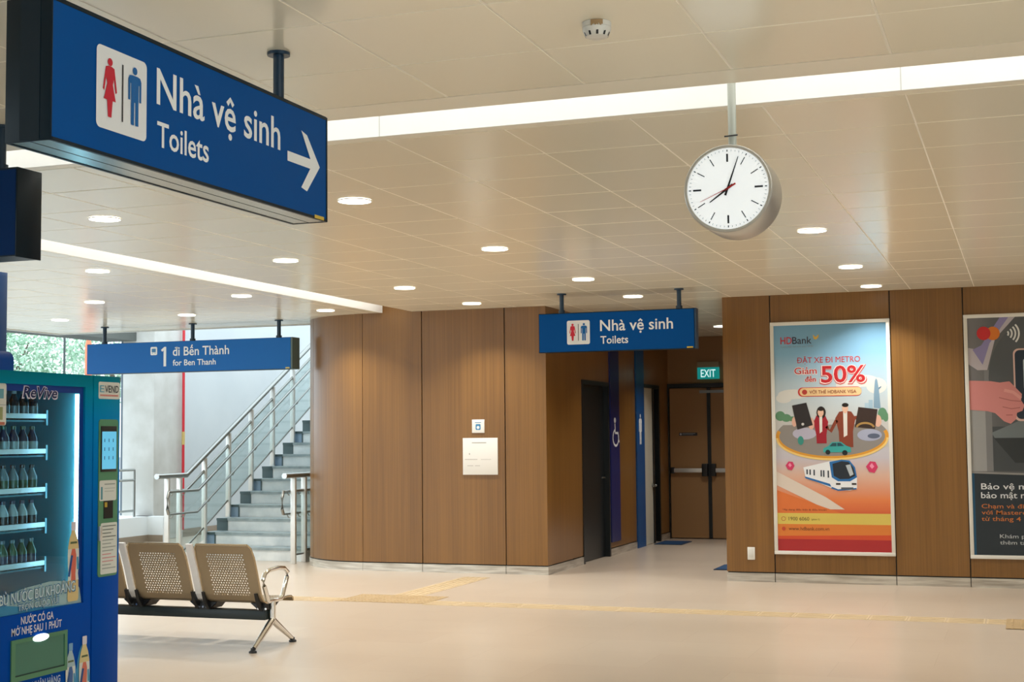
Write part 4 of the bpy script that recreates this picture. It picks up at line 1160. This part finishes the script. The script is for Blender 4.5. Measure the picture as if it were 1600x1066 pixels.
# dark pillar and blue cabinet behind the vending machine
t = thing('information_totem', 'dark pillar with blue edge behind the vending machine at the left edge', 'totem', (-7.05, 8.2, 0))
B().box(-7.3, -6.815, 8.15, 8.25, 0, 2.7, None, .004).build('body', mat('totem_dark', srgb(52, 50, 46), .5), t)
B().box(-6.815, -6.80, 8.15, 8.25, 0, 2.7, None, .003).build('edge_trim', mat('totem_blue', srgb(10, 70, 130), .4), t)
t = thing('blue_cabinet', 'dark blue cabinet with rounded top corner behind the vending machine', 'cabinet', (-6.7, 7.82, 0))
pts = [(-6.95, 7.75, 0), (-6.45, 7.75, 0)] + [(-6.51 + .06 * math.cos(a), 7.75, 2.05 + .06 * math.sin(a)) for a in [PI / 2 * k / 6 for k in range(7)]] + [(-6.95, 7.75, 2.11)]
B().prism(pts, (0, .15, 0)).build('body', mat('cabinet_blue', srgb(4, 52, 112), .4, spec=.15), t)
B().box(-6.92, -6.5, 7.74, 7.75, .1, 2.0).build('door', mat('cabinet_blue_door', srgb(8, 44, 96), .35), t)

# ================================================================== VENDING MACHINE
VX, VY0, VY1, VZ, VD = -4.49, 5.12, 6.337, 1.833, 0.85
t = thing('vending_machine', 'blue drinks vending machine with glass front at the left edge', 'vending machine', (VX - VD / 2, (VY0 + VY1) / 2, 0))
M_WRAP = grad_mat('wrap_print', 2, [(0.0, srgb(0, 70, 160)), (0.42, srgb(0, 74, 170)), (0.62, srgb(0, 100, 180)), (0.86, srgb(0, 128, 190)), (0.95, srgb(0, 134, 165)), (1.0, srgb(0, 116, 132))], 0.4, 0.0, 1.84, 0.05)
WY0, WY1, WZ0, WZ1 = 5.2, 6.046, 0.685, 1.771
b = B()
b.box(VX - .03, VX, VY0, WY0, .06, VZ).box(VX - .03, VX, WY1, 6.108, .06, VZ).box(VX - .03, VX, WY0, WY1, .06, WZ0).box(VX - .03, VX, WY0, WY1, WZ1, VZ)
b.build('door', M_WRAP, t)
B().box(VX - .03, VX + .004, 6.112, VY1, .06, VZ, None, .004).build('control_column', M_WRAP, t)
b = B()
b.box(VX - VD, VX - .032, VY0, VY0 + .03, .06, VZ - .002).box(VX - VD, VX - .032, VY1 - .28, VY1, .06, VZ - .002).box(VX - VD, VX - .032, VY0 + .03, VY1 - .28, .06, .6).box(VX - VD, VX - .032, VY0 + .03, VY1 - .28, 1.79, VZ - .002)
b.box(VX - VD, VX - VD + .03, VY0 + .03, VY1 - .28, .6, 1.79)
b.build('cabinet', M_WRAP, t)
M_VIN = mat('vending_interior', srgb(70, 140, 156), .4)
b = B()
b.box(VX - .62, VX - .6, VY0 + .03, 6.055, .602, 1.788).box(VX - .6, VX - .035, 6.05, 6.056, .602, 1.788).box(VX - .6, VX - .035, VY0 + .031, VY0 + .04, .602, 1.788).box(VX - .6, VX - .035, VY0 + .04, 6.05, .602, .612)
b.build('interior', M_VIN, t)
b = B()
for yy in (VY0 + .1, VY1 - .1):
    for xx in (VX - .1, VX - VD + .1): b.lathe([(.03, 0), (.03, .02), (.015, .025), (.015, .062)], (xx, yy, 0), 'z', 10)
b.build('feet', M_BLACK, t)
gl = B().box(VX - .02, VX - .014, WY0, WY1, WZ0, WZ1).build('window', M_GLASSV, t)
PV = Plane('+x', VX - .013)
NB = '0a3c8c'
pr = Print(PV); pr.rect(WY0, 1.738, WY1, WZ1, NB).rect(6.012, WZ0, WY1, 1.738, NB).build('window_border', gl)
M_VLED = mat('vending_led', (1, 1, 1, 1), .5, emit=(.55, .9, 1.0, 1), estr=16.0)
B().box(VX - .045, VX - .03, 6.024, 6.042, .72, 1.735).build('light_strip', M_VLED, t)
B().box(VX - .06, VX - .035, VY0 + .085, VY0 + .105, .72, 1.735).build('light_strip', M_VLED, t)
SHZ = (1.623, 1.449, 1.259, 1.085, .896)
M_RAILW = mat('shelf_rail', srgb(235, 245, 246), .35, .2)
for z in SHZ:
    s = B().box(VX - .56, VX - .13, VY0 + .045, 5.895, z - .028, z - .02).build('shelf', M_VIN, t)
    B().box(VX - .13, VX - .115, VY0 + .045, 5.89, z - .012, z + .012, None, .003).build('price_rail', M_RAILW, s)
    B().box(VX - .14, VX - .12, 5.895, 5.908, z - .045, z + .03).build('rail_bracket', mat('rail_bracket', srgb(90, 130, 138), .4, .6), s)
M_BOT = [mat('bottle_dark', srgb(28, 40, 46), .12, spec=.7), mat('bottle_blue', srgb(14, 40, 72), .12, spec=.7), mat('bottle_pale', srgb(96, 120, 126), .15, spec=.7), mat('bottle_white', srgb(150, 166, 168), .2, spec=.7), mat('bottle_green', srgb(52, 88, 66), .15, spec=.7)]
ORDI = ('top', 'second', 'third', 'fourth', 'fifth')
POS = ('first from the right', 'second from the right', 'third from the right', 'fourth from the right', 'fifth from the right', 'sixth from the right', 'seventh from the right', 'eighth from the right', 'ninth from the right')
DESC = ('dark', 'blue', 'pale', 'white', 'green')
for k, z in enumerate(SHZ):
    bt = thing('drink_bottle', '%s drink bottle on the %s shelf of the vending machine, %s' % (DESC[k], ORDI[k], POS[0]), 'bottle', (VX - .165, 5.845, z - .02), 'bottles on the vending machine shelves')
    B().lathe([(.024, 0), (.028, .006), (.028, .085), (.024, .095), (.012, .122), (.011, .13)], (VX - .165, 5.845, z - .02), 'z', 16).build('body', M_BOT[k], bt)
    B().lathe([(.0285, .025), (.0285, .07)], (VX - .165, 5.845, z - .02), 'z', 16).build('label', M_BOT[(k + 2) % 5], bt)
    B().lathe([(.013, .128), (.013, .143), (.011, .145)], (VX - .165, 5.845, z - .02), 'z', 12).build('cap', M_BOT[(k + 3) % 5], bt)
    for i in range(1, 9):
        c = copy_tree(bt); c.location.y = 5.845 - .07 * i
        c['label'] = '%s drink bottle on the %s shelf of the vending machine, %s' % (DESC[k], ORDI[k], POS[i])
# prints on glass and door
lettering('lettering', PV, [('ReVive', 5.574, 1.706, .270, .056, 'd8d0dc', .045, .2), ('ReVive', 5.582, 1.710, .254, .05, '101c50', .012, .2, 0, .001)], gl, 'outlined drink logo')
pr = Print(PV); pr.add(rrect(5.33, 1.574, 5.464, 1.771, .012), 'dcdcd2', .002); st = pr.build('sticker', gl, 'white sticker')
Print(PV).rect(5.395, 1.7, 5.445, 1.745, '6ca4b0', .0026).rect(5.40, 1.6, 5.44, 1.66, '9aa070', .0026).rect(5.33, 1.668, 5.462, 1.672, 'b0b4b0', .0026).rect(5.33, 1.576, 5.455, 1.59, 'b8705c', .0026).build('sticker_print', st)
pr = Print(PV)
pr.add([(5.2, .686), (5.2, .70), (5.43, .765), (5.6, .80), (5.8, .815), (5.99, .80), (6.03, .76), (6.046, .69), (6.046, .686)], '9cbcc0', .0012)
pr.add([(5.2, .686), (5.43, .74), (5.7, .70), (5.9, .69), (6.046, .686)], '3c8cb4', .0016)
pr.build('splash_band', gl)
lettering('lettering', PV, [('BÙ NƯỚC BÙ KHOÁNG', 5.424, .733, .567, .052, '3c74a0', .03, 0, .03), ('BÙ NƯỚC BÙ KHOÁNG', 5.43, .737, .555, .046, 'c8dade', .006, 0, .03, .0006), ('TRỌN CUỘC VUI', 5.558, .695, .305, .034, '3c74a0', .03, 0, .03), ('TRỌN CUỘC VUI', 5.562, .698, .295, .028, 'c0d4d8', .005, 0, .03, .0006)], gl, None, .0075)
def bottle_print(pl, u, v0, v1, lab, body, cap, parent, d=.004):
    h = v1 - v0; s = h / .38
    pr = Print(pl)
    def poly(prof, m, dd): pr.add([(u + r * s, v0 + z * s) for r, z in prof] + [(u - r * s, v0 + z * s) for r, z in prof[::-1]], m, dd)
    poly([(.034, 0), (.042, .012), (.04, .09), (.035, .13), (.041, .17), (.043, .22), (.04, .26), (.03, .3), (.016, .33), (.015, .345)], body, d)
    poly([(.041, .1), (.036, .13), (.041, .17), (.043, .215), (.041, .25)], 'dcdcd4', d + .0006)
    poly([(.018, .1), (.016, .13), (.02, .17), (.021, .22), (.012, .25)], lab, d + .0012)
    pr.add(stroke([(u - .035 * s, v0 + .12 * s), (u - .012 * s, v0 + .22 * s)], .016 * s), '28508c', d + .0018).add(stroke([(u + .034 * s, v0 + .15 * s), (u + .03 * s, v0 + .21 * s)], .014 * s), '4c98bc', d + .0018)
    poly([(.026, .275), (.024, .285)], '5c6848', d + .0018)
    pr.add(rrect(u - .018 * s, v0 + .338 * s, u + .018 * s, v0 + .38 * s, .005 * s), cap, d + .0006)
    return pr.build('printed_bottle', parent)
bottle_print(PV, 5.975, .70, 1.094, 'd46c58', 'd8c088', 'd8ccd4', gl)
bottle_print(PV, 5.385, .69, 1.06, '3c70a8', '88a8b8', 'c8ccd0', gl)
PD = Plane('+x', VX)
lettering('lettering', PD, [('NƯỚC CÓ GA', 5.574, .635, .24, .034, 'd4d4e0', .02), ('MỞ NHẸ SAU 1 PHÚT', 5.508, .588, .368, .034, 'd4d4e0', .02), ('NHẬN HÀNG', 5.66, .322, .21, .032, 'b0c4dc', .02)], t)
pr = Print(PD)
for cu, cv, ru, rv, c in ((6.05, .30, .055, .18, '4c9cc4'), (5.96, .27, .05, .14, '3c8cc0'), (5.86, .26, .06, .06, '3c88bc')): pr.add(ell(cu, cv, ru, rv), c, .0008)
pr.build('splash_print', t)
bottle_print(PD, 5.945, .16, .497, '4468a0', 'a8c0c8', '78a4c8', t)
bottle_print(PD, 6.055, .14, .518, 'd47460', 'd8c890', 'd8d4dc', t)
# pick-up hatch
M_GREEN = mat('panel_green', srgb(84, 138, 104), .4)
b = B(); b.box(VX + .001, VX + .008, 5.503, 5.915, .372, .395).box(VX + .001, VX + .008, 5.503, 5.915, .55, .568).box(VX + .001, VX + .008, 5.503, 5.53, .395, .55).box(VX + .001, VX + .008, 5.895, 5.915, .395, .55)
hf = b.build('hatch_frame', M_GREEN, t)
B().box(VX + .0005, VX + .004, 5.53, 5.895, .402, .55).build('hatch_flap', mat('hatch_green', srgb(70, 124, 106), .35), hf)
B().box(VX + .0005, VX + .005, 5.53, 5.895, .395, .402).build('flap_grip', mat('grip_dark', srgb(16, 60, 56), .4), hf)
Print(PD).add(ell(5.712, .557, .06, .018), mat('hatch_lamp', (1, 1, 1, 1), .4, emit=(.9, 1, 1, 1), estr=2.5), .0085).build('hatch_light', hf)
# control column
PK = Plane('+x', VX + .004)
lettering('lettering', PK, [('E', 6.157, 1.748, .036, .036, '58a4bc', .0, 0, 0, .002), ('VEND', 6.2, 1.748, .118, .036, '2c3440', .005, 0, 0, .002)],
          Print(PK).add(rrect(6.148, 1.714, 6.33, 1.802, .01), 'd8d8ce', .0012).rect(6.16, 1.728, 6.316, 1.737, 'd08a80', .002).build('name_plate', t))
cp = B().prism([(VX + .004, u, v) for u, v in rrect(6.152, .80, 6.316, 1.608, .018)], (.004, 0, 0)).build('control_panel', M_GREEN, t)
PQ = Plane('+x', VX + .008)
sc = B().box(VX + .008, VX + .012, 6.166, 6.299, 1.337, 1.573, None, .002).build('screen', M_BLACK, cp)
PS = Plane('+x', VX + .012)
Print(PS).rect(6.172, 1.351, 6.294, 1.545, mat('screen_lit', srgb(90, 170, 205), .3, emit=srgb(90, 170, 205), estr=.75), .0008).build('screen_picture', cp)
pr = Print(PS)
for i in range(3):
    for j in range(3): pr.rect(6.19 + .036 * i, 1.40 + .045 * j, 6.196 + .036 * i, 1.418 + .045 * j, '305c78', .0016)
pr.build('screen_icons', cp)
Print(PQ).add(rrect(6.158, 1.188, 6.302, 1.293, .01), 'd6d8d0', .001).rect(6.17, 1.195, 6.184, 1.26, '4c8c98', .0016).rect(6.2, 1.27, 6.29, 1.276, '98a098', .0016).rect(6.2, 1.25, 6.29, 1.253, 'a8b0a8', .0016).rect(6.2, 1.235, 6.28, 1.238, 'a8b0a8', .0016).build('sticker', cp, 'white instruction sticker')
B().box(VX + .008, VX + .011, 6.195, 6.272, 1.097, 1.188).build('coin_slot', M_BLACK, cp)
Print(Plane('+x', VX + .011)).rect(6.2, 1.155, 6.222, 1.18, 'b89c3c', .0006).build('slot_mark', cp)
pr = Print(PQ).add(rrect(6.172, .812, 6.312, 1.074, .01), 'd8dad2', .001)
o = pr.build('sticker', cp, 'tall white instruction sticker')
pr = Print(PQ)
for k in range(13): pr.rect(6.185, 1.055 - .018 * k, 6.30 - .02 * (k % 3), 1.060 - .018 * k, ('707870', '98a098', 'd09090')[0 if k < 4 else (2 if 7 < k < 11 else 1)], .0018)
pr.build('sticker_print', o)
B().box(VX + .008, VX + .022, 6.15, 6.172, .985, 1.06, None, .004).build('lock_handle', M_STEEL, cp)

# ================================================================== OUTDOORS
def tree(x, y, h, r, label, n=5200, sz=.2):
    t = thing('leafy_tree', label, 'tree', (x, y, -.06))
    b = B().tube([(x, y, -.06), (x + .1, y, h * .3), (x - .05, y + .1, h * .6)], .16, 8, rs=[.2, .15, .09])
    for k in range(5):
        a = 2 * PI * k / 5; b.tube([(x, y, h * .35), (x + r * .45 * math.cos(a), y + r * .45 * math.sin(a), h * .68)], .06, 6, rs=[.08, .03])
    b.build('trunk', M_TRUNK, t)
    bm = bmesh.new()
    blobs = [(x + random.uniform(-.6, .6) * r, y + random.uniform(-.6, .6) * r, h * .62 + random.uniform(-.5, .5) * r, r * random.uniform(.35, .6)) for _ in range(9)]
    for k in range(n):
        bx, by, bz, br = random.choice(blobs)
        v = Vector((random.gauss(0, 1), random.gauss(0, 1), random.gauss(0, 1))).normalized() * br * random.uniform(.75, 1.05)
        c = Vector((bx, by, bz)) + v
        u = Vector((random.gauss(0, 1), random.gauss(0, 1), random.gauss(0, 1))).normalized(); w = u.cross(v).normalized()
        s = sz * random.uniform(.6, 1.2)
        bm.faces.new([bm.verts.new(c + s * .5 * q) for q in (u, w * .6, -u, -w * .6)])
    me = bpy.data.meshes.new('foliage'); o = bpy.data.objects.new('foliage', me); link(o, t)
    bmesh.ops.translate(bm, verts=bm.verts, vec=-ORG[o]); bm.to_mesh(me); bm.free(); me.materials.append(M_LEAF)
for x, y, h, r, lb in ((-35.8, 43, 7.5, 3.0, 'light-bleached green tree outside at the left edge above the vending machine'), (-31.2, 36, 5.6, 2.4, 'light-bleached green tree outside in the middle of the gap above the vending machine'),
                       (-27.6, 43, 7.0, 2.6, 'light-bleached green tree outside next to the orange post'), (-38, 53, 9.5, 4.0, 'large light-bleached tree outside behind the nearer trees')):
    tree(x, y, h, r, lb)
t = thing('signal_post', 'orange post standing outside left of the platform sign', 'post', (-25.9, 35, -.06))
B().tube([(-25.9, 35, -.06), (-25.9, 35, 4.3), (-25.9, 35, 4.5), (-25.9, 35, 7.5)], .1, 12, rs=[.11, .1, .05, .05]).build('shaft', M_ORANGE, t)
B().lathe([(.2, -.06), (.2, 2.9), (.13, 3.0), (.12, 3.4)], (-25.9, 35, 0), 'z', 14).build('base', M_ORANGE, t)
t = thing('street_lamp', 'thin dark lamp post standing outside before the trees', 'lamp post', (-26.6, 35, -.06))
B().tube([(-26.75, 35, -.06), (-26.75, 35, 8)], .035, 8).build('shaft', mat('post_dark', srgb(60, 72, 70), .5), t)
B().tube([(-26.75, 35, 8), (-26.2, 35, 8.15)], .06, 8).build('lamp_head', mat('post_dark', srgb(60, 72, 70), .5), t)
